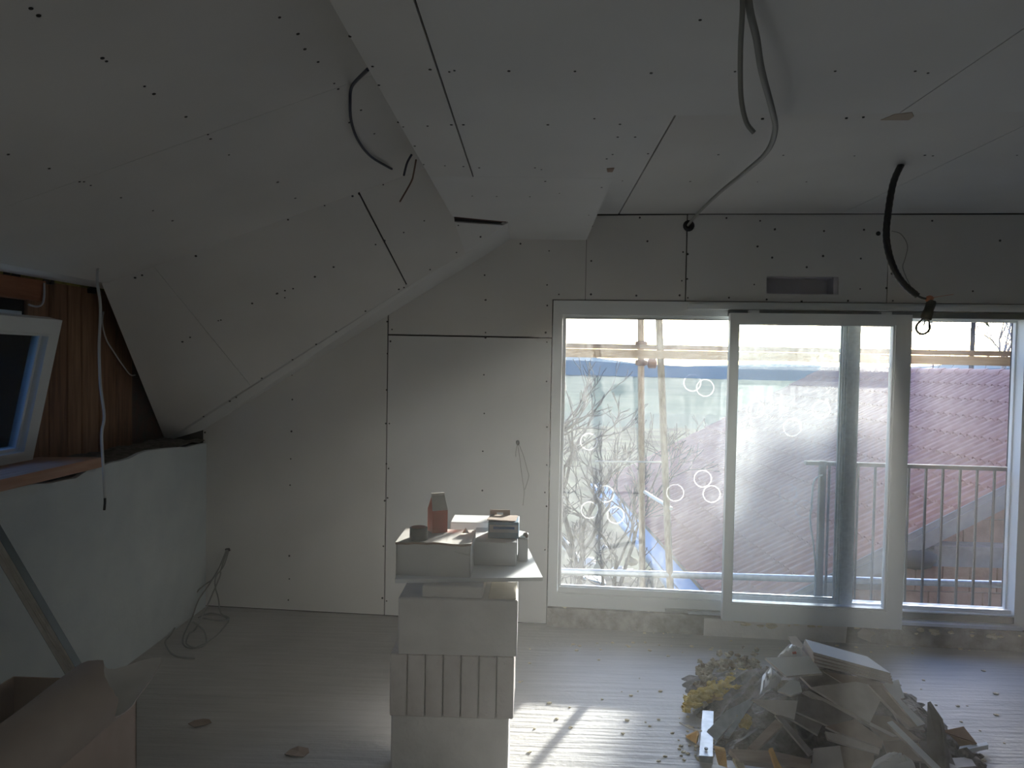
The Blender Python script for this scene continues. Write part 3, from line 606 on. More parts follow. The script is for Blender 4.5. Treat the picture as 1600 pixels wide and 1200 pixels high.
# pines added behind the ridge, crowns out of view, to shade the door's right
def pine(x, y, zlo, ztop, rad, seed, label):
    rnd = random.Random(seed); t = tag(empty('shade_pine', (x, y, -3.2)), label, 'tree', None)
    MB().tube([(x, y, -3.2), (x + .1, y, zlo), (x, y, ztop - .1)], lambda q: .075 * (1 - .6 * q), 7, sub=3).build('trunk', BARK, t)
    b = MB()
    for i in range(1500):
        a = rnd.uniform(0, 6.28); q = rnd.uniform(0, 1) ** .8; rr = rad * (1 - q * .85) * math.sqrt(rnd.uniform(0.02, 1)); z = zlo + (ztop - zlo) * q
        p = V((x + rr * math.cos(a), y + rr * math.sin(a), z)); d = V((math.cos(a) + rnd.uniform(-.6, .6), math.sin(a) + rnd.uniform(-.6, .6), rnd.uniform(-.5, .5))).normalized() * rnd.uniform(.16, .30)
        u = d.orthogonal().normalized() * .055; v2 = d.cross(u).normalized() * .055
        b.add([p + u, p - u, p + d, p + v2, p - v2], [(0, 1, 2), (3, 4, 2), (0, 3, 1, 4)])
    o = b.build('needles', NEED, t); o['kind'] = 'stuff'
NEED = mat('pine_needles', (.05, .075, .05), .9, (.09, .12, .07), 6)
pine(8.0, 18.7, 2.95, 4.5, 1.15, 1, 'pine added for shade behind the tiled roof, leftmost of three')
pine(10.6, 21.9, 3.5, 6.0, 1.4, 2, 'pine added for shade behind the tiled roof, middle of three')
pine(10.75, 18.6, 2.95, 6.0, 1.5, 3, 'pine added for shade behind the tiled roof, rightmost of three')
q = at(1560, 560, 26); bare_tree('bare_tree', 'pale leafless tree rising behind the ridge at upper right', V((q.x, q.y, -3.2)), [((0, 0, 1), 2.9, .12), ((.25, 0, 1), 2.5, .10), ((-.2, 0, 1), 2.5, .1)], 6, 21, up=.1, spread=.6, tmin=.009, bk=BARK2)

# neighbouring house: tiled roof slope rising to the right, near verge, hollow brick gable
house = tag(empty('neighbouring_house', (4.4, 9.5, -3.2)), 'neighbouring house with a ribbed tile roof and hollow brick gable wall', 'house')
US = V((1, .05, .53)).normalized(); UY = V((-.05, 1, 0)).normalized(); UN = US.cross(UY).normalized()
if UN.z < 0: UN = -UN
E0 = V((1.90, 6.80, EYE - 2.40))
NR, NC, TW, TL = 33, 13, .25, .385
def tile_mesh():
    b = MB(); prof = []
    for k in range(13):
        yy = TW * 1.04 * k / 12; ph = (k / 12 * 2) % 1
        prof.append((yy, .042 * max(0.0, math.sin(math.pi * min(1, ph / .66))) ** .8 if k not in (12,) else 0.0))
    top = []; bot = []
    for (xx, lift) in ((0, .020), (TL * 1.08, 0)):
        for yy, h in prof: top.append((xx, yy, h + lift)); bot.append((xx, yy, h + lift - .012))
    n = 13; vv = top + bot; f = []
    for k in range(n - 1):
        f.append((k, n + k, n + k + 1, k + 1)); f.append((2 * n + k, 2 * n + k + 1, k + 1, k)[::1])
    f += [(2 * n, 0, n, 3 * n)[::-1], (2 * n + n - 1, n - 1, 2 * n - 1, 4 * n - 1)]
    me = bpy.data.meshes.new('roof_tile'); me.from_pydata(vv, [], f); me.materials.append(TILE); me.update(); return me
tme = tile_mesh(); TR = M((US, UY, UN)).transposed()
# US x UY = UN keeps the frame right-handed
cells = [(r, c) for r in range(NR) for c in range(NC)]
cen = lambda rc: E0 + UY * (rc[0] * TW) + US * (rc[1] * TL)
vis = sorted(cells, key=lambda rc: (cen(rc) - EYEP).length)
rest = MB()
for i, rc in enumerate(vis):
    p = cen(rc)
    if i < 300:
        o = bpy.data.objects.new('roof_tile', tme); COL.objects.link(o); o.parent = house
        o.rotation_euler = TR.to_euler(); o.location = p - house.location + UN * random.uniform(0, .003)
    else:
        rest.add([TR @ v.co + p for v in tme.vertices], [tuple(q.vertices) for q in tme.polygons])
o = rest.build('far_roof_tiles', TILE, house); o['kind'] = 'stuff'
RL, RW = NR * TW, NC * TL
b = MB(); A0 = E0 - UN * .03 - US * .0 + UY * .02
b.prism([A0, A0 + US * RW, A0 + US * RW + UY * (RL - .02), A0 + UY * (RL - .02)], -UN * .12); b.build('roof_deck', BARGE, house)
R0 = E0 + US * RW
b = MB(); b.prism([R0 - UN * .03, R0 + UY * RL - UN * .03, R0 + UY * RL + V((4.2, .2, -2.3)), R0 + V((4.2, .2, -2.3))], (0, 0, -.12)); b.build('far_roof_slope', TILE, house)
b = MB()
for i in range(26): b.lathe(R0 + UY * (i * RL / 26) + V((.0, 0, -.01)), UY, [(.085, 0), (.075, RL / 26 + .02)], 8)
b.build('ridge_caps', TILE, house)
b = MB(); v0 = E0 - UY * .03 - UN * .02; b.prism([v0 - US * .1, v0 + US * (RW + .05), v0 + US * (RW + .05) - UN * .13, v0 - US * .1 - UN * .13], -UY * .03)
b.prism([v0 - US * .1 + UN * .055, v0 + US * RW + UN * .055, v0 + US * RW - UN * .02, v0 - US * .1 - UN * .02], -UY * .012)
o = b.build('bargeboard', BARGE, house); o['label'] = 'grey weathered bargeboard along the near verge'
b = MB(); g0 = E0 + V((-.02, 0, -.03)); b.prism([g0 + UN * .02, g0 + UN * .02 + UY * RL, g0 + UY * RL + V((-.17, .0, -.05)), g0 + V((-.17, 0, -.05))], (0, 0, -.015))
b.tube([g0 + V((-.22, -.05, -.09)), g0 + V((-.22, 0, -.09)) + UY * (RL + .1)], .05, 8)
o = b.build('eaves_gutter', FLASH, house); o['label'] = 'pale blue eaves flashing and gutter'
# gable wall of hollow bricks
gy0 = 7.06; zt = lambda x: E0.z + .53 * (x - E0.x) - .15
zl = at(1500, 852, gy0).z
b = MB(); b.prism([(E0.x + .1, gy0 + .022, -3.2), (7.5, gy0 + .022, -3.2), (7.5, gy0 + .022, zl + 2), (6.5, gy0 + .022, zt(6.5)), (E0.x + .1, gy0 + .022, zt(E0.x + .1))], (0, .25, 0)); b.build('wall', BRICKM, house)
row = 0; z = zl + .012
while z < zl + 2.0:
    x = E0.x + 1.2 + (row % 2) * .125
    while x < 5.6:
        zz = min(z + .235, zt(x) - .0, zt(x + .24))
        if zz > z + .05: MB().box((x, gy0 + random.uniform(-.004, .004), z), (x + .240, gy0 + .03, zz)).build('brick', BRICK, house)
        x += .250
    z += .245; row += 1
xl = E0.x + (zl + .26 - E0.z) / .53
b = MB(); b.box((xl - .22, gy0 - .18, zl - .16), (7.5, gy0 + .02, zl)); b.box((xl - .05, gy0 - .20, zl), (7.5, gy0 + .02, zl + .035))
o = b.build('ledge', CONC, house); o['label'] = 'grey ledge across the gable wall'
z = zl - .16 - .245; row = 0
while z > zl - 1.2:
    x = E0.x + .7 + (row % 2) * .125
    while x < 5.8:
        if zt(x) > z + .25: MB().box((x, gy0 - .13 + random.uniform(-.004, .004), z), (x + .24, gy0 - .06, z + .235)).build('brick', BRICK, house)
        x += .25
    z -= .245; row += 1
xq = E0.x + (zl - .15 + .17 - E0.z) / .53
MB().prism([(E0.x + .65, gy0 - .11, -3.2), (7.5, gy0 - .11, -3.2), (7.5, gy0 - .11, zl - .15), (xq, gy0 - .11, zl - .15), (E0.x + .65, gy0 - .11, zt(E0.x + .65) - .02)], (0, .13, 0)).build('lower_wall', BRICKM, house)
q = at(1438, 872, gy0 - .3); b = MB(); blob(b, q + V((0, .1, -.03)), .16, (1.3, .6, .62), 12, 8, .08, 3); o = b.build('covered_vent', mat('dark_rubber', (.05, .05, .055), .7), house); o['label'] = 'dark rounded hood under the verge'

# scaffold outside the door
TS = .52
def wpt(px, py, t=TS): return onw(px, py, t)
for (pa, pb, name, lab) in (((1001, 485, TS + .48), (1004, 985, TS + .48), 'scaffold_pole', 'upright weathered scaffold pole with couplers, seen through the fixed pane'), ((1029, 485, TS + .10), (1050, 985, TS - .02), 'scaffold_pole', 'leaning weathered scaffold pole right of the upright one')):
    a, c = wpt(*pa), wpt(*pb); d = (c - a).normalized()
    t = tag(empty(name, c + d * 1.2), lab, 'pole')
    MB().tube([a - d * .9, (a + c) / 2, c + d * 1.2], .026, 10).build('tube', WPOLE, t)
    if 'upright' in lab:
        for py in (538, 567):
            k = wpt(1002, py, TS + .48); MB().lathe(k - V((0, 0, .022)), (0, 0, 1), [(.03, 0), (.047, .006), (.047, .04), (.03, .046)], 10).build('coupler', RUST, t)
        k = wpt(1018, 568, TS + .3); MB().lathe(k - WE * .03, WE, [(.02, 0), (.036, .008), (.036, .06), (.02, .068)], 10).build('coupler', RUST, t)
def wbar(name, lab, cat, pa, pb, h, th, m, t=TS, ext=(0, 0)):
    a, c = wpt(*pa, t), wpt(*pb, t); d = (c - a).normalized(); a -= d * ext[0]; c += d * ext[1]
    b = MB().prism([a + V((0, 0, h / 2)), c + V((0, 0, h / 2)), c - V((0, 0, h / 2)), a - V((0, 0, h / 2))], WN * th)
    return tag(b.build(name, m), lab, cat)
wbar('scaffold_board', 'pale timber guard board running level across the whole window view', 'board', (882, 551), (1590, 565), .062, .04, WSCAF, TS + .03, (.6, .8))
wbar('scaffold_board', 'greyer thinner board lying just above the pale guard board', 'board', (882, 540), (1590, 553), .035, .05, WDUST, TS + .08, (.6, .8))
a, c = wpt(881, 893), wpt(1588, 914); d = (c - a).normalized()
tag(MB().tube([a - d * .5, c + d * .6], .024, 10).build('scaffold_ledger', GALV), 'grey scaffold tube lying level low across the view', 'pole')
a, c = wpt(1009, 770, TS + .44), wpt(1046, 793, TS + .03); d = (c - a).normalized()
tag(MB().tube([a - d * .03, c + d * .03], .013, 8).build('scaffold_strut', PVC), 'short white strut joining the two scaffold poles', 'strut')
a, c = wpt(930, 721, TS + .1), wpt(1040, 722, TS + .1)
tag(MB().tube([a, c], .007, 6).build('thin_rod', PVC), 'thin pale rod tied level across the scaffold poles', 'rod')
# debris on the bank below the window
def gpt(px, py):
    lo, hi = 5.6, 14.0
    for _ in range(40):
        m_ = (lo + hi) / 2; p = at(px, py, m_)
        if p.z > gz(p.x, p.y): lo = m_
        else: hi = m_
    return at(px, py, lo)
def gplank(name, lab, cat, pa, pb, w_, h_, m, up=.06):
    a, c = gpt(*pa) + V((0, 0, up)), gpt(*pb) + V((0, 0, up)); d = (c - a).normalized(); s_ = d.cross(V((0, 0, 1))).normalized() * w_ / 2
    return tag(MB().prism([a - s_, c - s_, c + s_, a + s_], (0, 0, -h_)).build(name, m), lab, cat)
gplank('white_lath', 'white lath lying on the bank, nearer the window edge', 'lath', (872, 852), (884, 867), .07, .05, PVC, .12)
gplank('white_lath', 'long white lath lying on the bank beside a block', 'lath', (880, 848), (914, 893), .07, .05, PVC, .14)
gplank('grey_sheet', 'blue grey sheet dumped at the foot of the bank', 'sheet', (910, 905), (945, 915), .40, .03, FLASH, .10)
for i, (px, py, s_, lab) in enumerate(((918, 884, .16, 'pale concrete lump beside the long white lath'), (972, 903, .22, 'pale broken block lying left of the upright pole'), (938, 842, .07, 'small white chip higher on the bank'), (944, 858, .08, 'small white chip lower on the bank'), (985, 880, .12, 'grey stone beside the upright pole'), (1075, 918, .22, 'earth clod by the blue flashing'), (898, 838, .09, 'small pale stone at the left of the bank'))):
    q = gpt(px, py); b = MB(); blob(b, q + V((0, 0, s_ * .3)), s_, (1.2, 1, .7), 7, 4, .25, i + 30); o = b.build('stone', YTONG if i < 4 else YARD); tag(o, lab, 'stone')
# railing outside the right-hand opening
rail = tag(empty('balcony_railing', L(2.35, .16, .15)), 'grey iron railing with thin upright bars outside the door opening', 'railing')
zr = wloc(onw(1500, 729, .16)).z
b = MB(); b.wbox(1.74, 3.05, .14, .18, zr - .018, zr + .006); b.build('top_rail', IRON, rail)
b = MB(); b.wbox(1.74, 3.05, .15, .17, .155, .175); b.build('bottom_rail', IRON, rail)
for px in (1295.6, 1315, 1341, 1367.5, 1394, 1420, 1447, 1473.5, 1500.5, 1527, 1554, 1580):
    s = wloc(onw(px, 740, .16)).x; b = MB(); b.wbox(s - .006, s + .006, .154, .166, .165, zr - .01); b.build('bar', IRON, rail)
s = wloc(onw(1283, 800, .16)).x; b = MB(); b.wbox(s - .018, s + .018, .14, .18, .0, zr + .01); b.build('post', IRON, rail)
pth = [onw(x, y, -.01) for x, y in ((1272, 745), (1267, 775), (1266, 810), (1271, 850), (1273, 900), (1272, 935))]
pth = [onw(x, y, .10) for x, y in ((1285, 742), (1272, 752), (1268, 790), (1266, 815), (1271, 850), (1274, 890), (1272, 938))]
tag(MB().tube(pth, .006, 6, sub=4).build('white_cable', WIREW), 'thin white cable hanging outside beside the railing post', 'cable')

# ------------------------------------------------------------------ block stack in the middle
def px2(x, y, D): return at(x, y, D)
DS = 2.82
def blk(name, lab, cat, x0, x1, y0, y1, z0, z1, m, c=.004, rz=0.0, group=None):
    b = MB().cbox((x0, y0), (x1, y1), z0, z1, c)
    if rz:
        cc = V(((x0 + x1) / 2, (y0 + y1) / 2, 0)); R3 = M.Rotation(rz, 3, 'Z'); b.v = [cc + R3 @ (p - cc) for p in b.v]
    return tag(b.build(name, m), lab, cat, group)
def X(px, D=DS): return at(px, 800, D).x
def Z(px, py, D=DS): return at(px, py, D).z
zb, zm, zu, zt_ = Z(706, 1119), Z(706, 1021), Z(706, 933), Z(706, 904, 2.86)
blk('aerated_block', 'large plain aerated concrete block at the foot of the stack', 'block', X(615), X(800), DS, DS + .30, 0, zb, YTONG, .006)
n = 7; xa, xb_ = X(612.5), X(808.5); wd = (xb_ - xa) / n
for i in range(n):
    lab = ['leftmost of seven cut block slices standing side by side', 'second from left of seven cut block slices', 'third from left of seven cut block slices', 'middle one of seven cut block slices', 'third from right of seven cut block slices', 'second from right of seven cut block slices', 'rightmost of seven cut block slices standing side by side'][i]
    blk('block_slice', lab, 'block', xa + i * wd + .002, xa + (i + 1) * wd - .002, DS - .012 + random.uniform(-.004, .006), DS + .27, zb, zm - .001 - random.uniform(0, .0015), YTONG2, .004, 0, 'cut block slices in the stack')
blk('aerated_block', 'big upper aerated concrete block set on the slices', 'block', X(625), X(811), DS - .02, DS + .30, zm, zu, YTONG, .005, 0.012)
blk('block_top_piece', 'pale offcut packed between the upper block and the table board', 'block', X(662), X(757, 2.82), DS - .014, DS + .28, zu, zt_ - .012, YTONG, .004)
blk('block_top_piece', 'thin cream sheet standing for the sunlit block top at right under the table board', 'block', X(766, 2.84), X(809, 2.84), DS - .012, DS + .20, zu, zu + .006, mat('sunlit_cream', (.66, .60, .50), .9, (.74, .69, .60), 10), .002)  # cream colour stands for the sun patch on the block top
zbt = zt_ + .004
bd = [flo(617, 905, zbt), flo(848, 902, zbt), flo(822, 850, zbt), flo(640, 846, zbt)]
tag(MB().prism(bd, (0, 0, -.0155)).build('table_board', PBW), 'plasterboard sheet laid as a tabletop on the block stack', 'board')
# white box at front left with torn cardboard lid edge
zb1 = Z(680, 849, 2.87); x0, x1, ya, yb = X(620, 2.87), X(737, 2.87), 2.87, 3.10
box1 = tag(empty('white_carton', ((x0 + x1) / 2, 2.98, zbt)), 'long white carton with a torn brown lid edge on the board', 'box')
xm = X(711, 2.87)
b = MB(); b.prism([(x0, ya, zbt), (x1 - .0, ya, zbt), (x1 - .003, ya, zb1 - .045), (xm + .012, ya, zb1 - .036), (xm, ya, zb1 - .03), (xm + .006, ya, zb1 - .02), (xm - .004, ya, zb1 - .008), (xm, ya, zb1 - .002), (x0, ya, zb1)], (0, .004, 0))
b.prism([(x1, ya, zbt), (x1, yb, zbt), (x1, yb, zb1), (x1, ya + .03, zb1), (x1 - .002, ya, zb1 - .045)], (-.004, 0, 0)); b.prism([(x0, ya, zbt), (x0, yb, zbt), (x0, yb, zb1), (x0, ya, zb1)], (.004, 0, 0)); b.prism([(x0, yb, zbt), (x1, yb, zbt), (x1, yb, zb1), (x0, yb, zb1)], (0, -.004, 0))
b.prism([(xm - .02, ya + .006, zbt + .002), (x1 - .006, ya + .006, zbt + .002), (x1 - .006, ya + .006, zb1 - .004), (xm - .02, ya + .006, zb1 - .004)], (0, .003, 0)); b.build('body', WHITE, box1)
b = MB(); vv = []; N_ = 12
for i in range(N_ + 1):
    x = x0 - .003 + (x1 + .004 - x0) * i / N_; jz = random.uniform(-.004, .003)
    vv += [(x, ya - .006 + random.uniform(-.004, .003), zb1 + .004 + jz), (x, yb, zb1 + .004), (x, yb, zb1), (x, ya - .006, zb1 - .001 + jz - .004)]
fs = []
for i in range(N_):
    for k in range(4): fs.append((i * 4 + k, i * 4 + (k + 1) % 4, i * 4 + 4 + (k + 1) % 4, i * 4 + 4 + k)[::-1])
b.add(vv, fs + [(0, 1, 2, 3), tuple(N_ * 4 + k for k in (3, 2, 1, 0))]); o = b.build('lid', [PAPERW, CARD], box1); o['label'] = 'pale lid with a frayed brown front edge'
for q in o.data.polygons:
    if abs(q.normal.z) < .6: q.material_index = 1
zt1 = zb1 + .006
# tape roll
c = flo(654, 843, zt1); rt = .036
tape = tag(empty('tape_roll', c), 'roll of black adhesive tape standing on the white carton', 'tape')
MB().lathe(c, (0, 0, 1), [(rt - .006, 0), (rt, 0.001), (rt, .049), (rt - .006, .05)], 24, (False, False)).build('tape', BLKTAPE, tape)
MB().lathe(c, (0, 0, 1), [(rt - .008, 0.0), (rt - .006, .0), (rt - .006, .0515), (rt - .010, .0515), (rt - .010, 0.0)], 24, (False, False)).build('core', TAPECORE, tape)
# red carton with a folded white top
c = flo(681, 833, zt1); D = c.y
wx0, wx1 = X(667, D), X(697, D); ze, zr_ = Z(682, 798, D), Z(682, 776, D)
rc = tag(empty('drink_carton', c), 'red carton with a white gabled top standing at the back of the white carton', 'carton')
xm = (wx0 + wx1) / 2 - .012; dd = .075
rot_c = M.Rotation(.45, 3, 'Z'); cen_ = V(((wx0 + wx1) / 2, D + dd / 2, 0)); hw = .033
def rp_(x, y, z): return cen_ + rot_c @ V((x, y, 0)) + V((0, 0, z))
b = MB(); b.hexa([rp_(-hw, -hw, zt1), rp_(hw, -hw, zt1), rp_(hw, hw, zt1), rp_(-hw, hw, zt1), rp_(-hw, -hw, ze), rp_(hw, -hw, ze), rp_(hw, hw, ze), rp_(-hw, hw, ze)])
b.add([rp_(-hw, -hw, ze), rp_(-hw, hw, ze), rp_(-hw * .8, 0, zr_), rp_(hw, -hw, ze), rp_(hw, hw, ze), rp_(hw * .8, 0, zr_)], [(0, 2, 1), (3, 4, 5)])
b.build('body', RED, rc)
b = MB(); b.prism([rp_(-hw, -hw - .001, ze), rp_(hw, -hw - .001, ze), rp_(hw * .85, -.002, zr_), rp_(-hw * .85, -.002, zr_)], rot_c @ V((0, .002, -.001))); b.prism([rp_(-hw, hw + .001, ze), rp_(hw, hw + .001, ze), rp_(hw * .85, .002, zr_), rp_(-hw * .85, .002, zr_)], rot_c @ V((0, -.002, -.001)))
b.prism([rp_(-hw * .85, -.003, zr_ - .002), rp_(hw * .85, -.003, zr_ - .002), rp_(hw * .85, -.003, zr_ + .009), rp_(-hw * .85, -.003, zr_ + .009)], rot_c @ V((0, .006, 0)))
b.build('gable_top', PAPERW, rc)
# second white box, small box at right, flat box at back, blue box with raised flap
D2 = 3.04; za = Z(770, 847, D2)
blk('white_box', 'low white box on the board right of the long carton', 'box', X(737, D2), X(808, D2), D2, D2 + .26, zbt, za, WHITE, .003)
D3 = 3.12; sb = tag(empty('white_box', (X(816, D3), D3 + .05, zbt)), 'small white box at the right corner of the board', 'box')
x0, x1 = X(808.5, D3) + .004, X(826, D3); z1_ = Z(816, 842, D3)
MB().cbox((x0, D3), (x1, D3 + .12), zbt, z1_, .003).build('body', WHITE, sb)
MB().prism([(x0 - .03, D3 - .01, z1_ + .012), (x1 - .012, D3 - .01, z1_ + .002), (x1 - .012, D3 + .1, z1_ + .004), (x0 - .03, D3 + .1, z1_ + .014)], (0, 0, .004)).build('flap', PAPERW, sb)
MB().lathe((x1 - .012, D3 + .03, z1_), (0, 0, 1), [(.012, 0), (.012, .012), (.007, .02)], 10).build('cap', CARD, sb)
D4 = 3.30; fb0 = blk('flat_box', 'flat pale box lying behind the blue box', 'box', X(704, D4), X(775, D4), D4, D4 + .16, zbt, Z(720, 816, D4), WHITE, .003)
D5 = 3.10; zc0 = za + .001; zc1 = Z(790, 816, D5)
bb = tag(empty('blue_box', (X(789, D5), D5 + .07, zc0)), 'blue grey box with its brown flap raised on the low white box', 'box')
x0, x1 = X(763, D5), X(811, D5)
MB().cbox((x0, D5), (x1, D5 + .13), zc0, zc1, .002).build('body', BLUE, bb)
MB().prism([(x0 + .006, D5 - .0012, zc1 - .044), (x1 - .004, D5 - .0012, zc1 - .044), (x1 - .004, D5 - .0012, zc1 - .012), (x0 + .006, D5 - .0012, zc1 - .012)], (0, .002, 0)).build('upper_panel', GREYB, bb)
MB().prism([(x0 + .022, D5 - .002, zc1 - .030), (x1 - .018, D5 - .002, zc1 - .030), (x1 - .018, D5 - .002, zc1 - .019), (x0 + .022, D5 - .002, zc1 - .019)], (0, .002, 0)).build('blue_band', BLUE2, bb)
zf = zc1; yk = D5 + .12
MB().prism([(x0 - .004, D5 - .012, zf + .010), (x1 - .014, D5 - .012, zf + .006), (x1 - .006, yk, zf + .002), (x0 + .004, yk, zf + .004)], (0, 0, .003)).build('front_flap', CARD, bb)
xa, xb_ = x0 + .0, X(797, D5 + .12); zk0, zk1 = zf + .004, Z(776, 796.5, D5 + .12)
b = MB(); q = (zk0 + zk1) / 2; b.box((xa, yk, zk0), ((xa + xb_) / 2 - .014, yk + .003, q)); b.box(((xa + xb_) / 2 + .014, yk, zk0), (xb_, yk + .003, q)); b.box((xa, yk, q), (xb_, yk + .003, zk1))
o = b.build('raised_flap', CARD, bb); o['label'] = 'brown raised flap with a handle slot'
b = MB(); c = flo(722, 852 - 19, zt1); b.add([c + V((0, 0, 0)), c + V((.03, .0, 0)), c + V((.014, .012, .022)), c + V((.018, -.012, .004))], [(0, 1, 2), (0, 3, 1), (0, 2, 3), (1, 3, 2)])
tag(b.build('paper_scrap', PAPERW), 'small pale paper scrap lit on the white carton', 'paper')

# ------------------------------------------------------------------ left: cardboard tube, open box, steel stud
a = at(-70, 1258, 1.98); c = at(160, 1076, 2.32); ax = (c - a).normalized(); R_ = .108
tube_ = tag(empty('kraft_paper_roll', (a + c) / 2 - V((0, 0, R_))), 'thick kraft paper roll with a torn open end leaning over the open carton', 'roll')
u = ax.orthogonal().normalized(); u = (V((0, 0, 1)) - ax * ax.z).normalized(); v_ = ax.cross(u)
b = MB(); seg = 40; rings = 14; vv = []; ln = (c - a).length; rnd = random.Random(4)
def tear(k):
    g = 2 * math.pi * k / seg       # 0 = top; torn flap reaches out on the right-hand underside
    return .012 * math.sin(g * 5) + .02 * math.sin(g * 2 + 1) + .20 * math.exp(-((g - 3.75) / .62) ** 2) + .08 * math.exp(-((g - 4.75) / .35) ** 2) + rnd.uniform(-.006, .006)
te = [tear(k) for k in range(seg)]; te2 = te
for i in range(rings + 1):
    for k in range(seg):
        g = 2 * math.pi * k / seg; h = ln * i / rings + te2[k] * (max(0, i - rings + 4) / 4)
        q = R_ * (1 + .012 * math.sin(g * 3 + i * .8)) * (1 - .0 * i); w_ = max(0, h - ln) ; q = q * (1 + w_ * .35)
        vv.append(a + ax * h + (u * math.cos(g) + v_ * math.sin(g)) * q)
m_in = []
for i in range(rings + 1):
    for k in range(seg):
        p = vv[i * seg + k]; ctr = a + ax * (p - a).dot(ax); m_in.append(p + (ctr - p).normalized() * .0035)
fs = []; o2 = (rings + 1) * seg
for i in range(rings):
    for k in range(seg):
        j = (k + 1) % seg; fs.append((i * seg + k, i * seg + j, (i + 1) * seg + j, (i + 1) * seg + k)); fs.append((o2 + i * seg + k, o2 + (i + 1) * seg + k, o2 + (i + 1) * seg + j, o2 + i * seg + j))
for k in range(seg): j = (k + 1) % seg; fs.append((rings * seg + k, rings * seg + j, o2 + rings * seg + j, o2 + rings * seg + k))
n_o = (rings + 1) * seg
b.add(vv + m_in, [q for q in fs if not all(i >= n_o for i in q)], True); b.build('paper_wrap', PAPER, tube_)
b = MB(); b.add([p for p in m_in], [tuple(i - n_o for i in q) for q in fs if all(i >= n_o for i in q)], True); o = b.build('paper_lining', PAPERW, tube_); o['label'] = 'pale inner side of the torn roll'
b = MB(); q = at(66, 1140, 1.98) ; rnd = random.Random(3)
for i in range(9):
    p = a + ax * (.50 * ln + .01 * i) + (-v_ * -.0) ; g = 4.25 + rnd.uniform(-.14, .14); h = ln * .60 + rnd.uniform(-.05, .05); p = a + ax * h + (u * math.cos(g) + v_ * math.sin(g)) * (R_ + .002)
    blob(b, p, rnd.uniform(.006, .013), (1.8, .6, .8), 6, 4, .4, i)
o = b.build('ragged_tear', PAPERW, tube_); o['label'] = 'ragged tear in the paper wrap'
bx0, bx1, by0, by1 = X(-90, 2.3), X(153, 2.38), 2.10, 2.62; bz = at(60, 1058, by1).z
ob = tag(empty('open_carton', ((bx0 + bx1) / 2, (by0 + by1) / 2, 0)), 'open brown cardboard carton on the floor in the left corner', 'box')
for nm, p0, p1 in (('side_panel', (bx0, by0, 0), (bx0 + .006, by1, bz)), ('side_panel', (bx1 - .006, by0, 0), (bx1, by1, bz - .005)), ('front_panel', (bx0, by0, 0), (bx1, by0 + .006, bz - .10)), ('back_panel', (bx0, by1 - .006, 0), (bx1, by1, bz)), ('bottom_panel', (bx0, by0, .001), (bx1, by1, .008))):
    MB().box(p0, p1).build(nm, CARD, ob)
p = at(82, 1150, by0); o = MB().box((p.x - .012, by0 - .002, 0), (p.x + .012, by0, bz - .10)).build('tape_seam', PAPERW, ob); o['label'] = 'pale taped seam on the front'
# steel stud leaning to the ledge
p0 = flo(194, 1190, .0); p1 = at(-40, 795, 2.78); dS = (p1 - p0).normalized(); sd = dS.cross(V((0, 1, 0))).normalized(); fd = sd.cross(dS)
if fd.y > 0: fd = -fd
stud = tag(empty('steel_stud', p0), 'long galvanised steel stud leaning past the carton towards the ledge', 'stud')
def chan(o0, o1, q0, q1): return MB().prism([p0 + sd * o0 + fd * q0, p0 + sd * o1 + fd * q0, p1 + dS * .15 + sd * o1 + fd * q0, p1 + dS * .15 + sd * o0 + fd * q0], fd * (q1 - q0))
b = chan(-.025, .025, .0, .0012)
for o0 in (-.014, -.005, .004): bb_ = chan(o0, o0 + .004, .0, .004); b.add(bb_.v, bb_.f)
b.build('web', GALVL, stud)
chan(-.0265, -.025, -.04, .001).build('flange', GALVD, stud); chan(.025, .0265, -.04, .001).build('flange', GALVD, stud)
# paper scraps on the floor
for (px, py, s_, lab, m) in ((314, 1131, .05, 'brown scrap on the floor in front of the far wall, left one', CARD), (467, 1176, .055, 'brown scrap on the floor beside the block stack', CARD)):
    c = flo(px, py, .002); vv = [c + V((s_ * math.cos(g) * random.uniform(.8, 1.2), s_ * .8 * math.sin(g) * random.uniform(.7, 1.2), random.uniform(0, .012))) for g in [i * .9 for i in range(7)]]
    b = MB(); b.add([c + V((0, 0, .008))] + vv + [p - V((0, 0, .002)) for p in vv], [(0, i + 1, (i + 1) % 7 + 1) for i in range(7)] + [(i + 1, i + 8, (i + 1) % 7 + 8, (i + 1) % 7 + 1) for i in range(7)]); tag(b.build('paper_scrap', m), lab, 'scrap')

# ------------------------------------------------------------------ cables
def cable(name, lab, pts, r, m, seg=7, sub=5, cat='cable', group=None): return tag(MB().tube(pts, r, seg, sub=sub).build(name, m), lab, cat, group)
def P(*q): return [at(x, y, D) for x, y, D in q]
top1 = on(1160, -14, NU, ZB)
cable('grey_conduit', 'short grey conduit end hanging from the ceiling hole', [top1 + V((0, 0, .02))] + P((1160, 20, 1.56), (1157, 80, 1.62), (1158, 150, 1.70), (1166, 190, 1.73), (1178, 207, 1.74)), .0058, WIREG)
wh = onw(1075, 352, -.004)
cable('grey_conduit', 'long grey conduit curving from the ceiling hole to the far wall', [on(1166, -14, NU, ZB) + V((0, 0, .02))] + P((1172, 18, 1.58), (1182, 60, 1.66), (1190, 110, 1.78), (1206, 170, 1.98), (1211, 205, 2.15), (1196, 240, 2.45), (1160, 272, 2.9), (1122, 303, 3.45), (1088, 336, 4.2)) + [wh], .0082, WIREG, 8)
tag(MB().lathe(onw(1076, 353, .004), -WN, [(.034, 0), (.036, .004), (.03, .008), (.02, .02), (.01, .012)], 14).build('wall_grommet', FILM), 'black grommet where the long grey conduit enters the wall', 'grommet')
lamp = tag(empty('hanging_bulb', at(1447, 505, 3.40)), 'bare bulb in a black holder hanging from a black corrugated conduit', 'lamp')
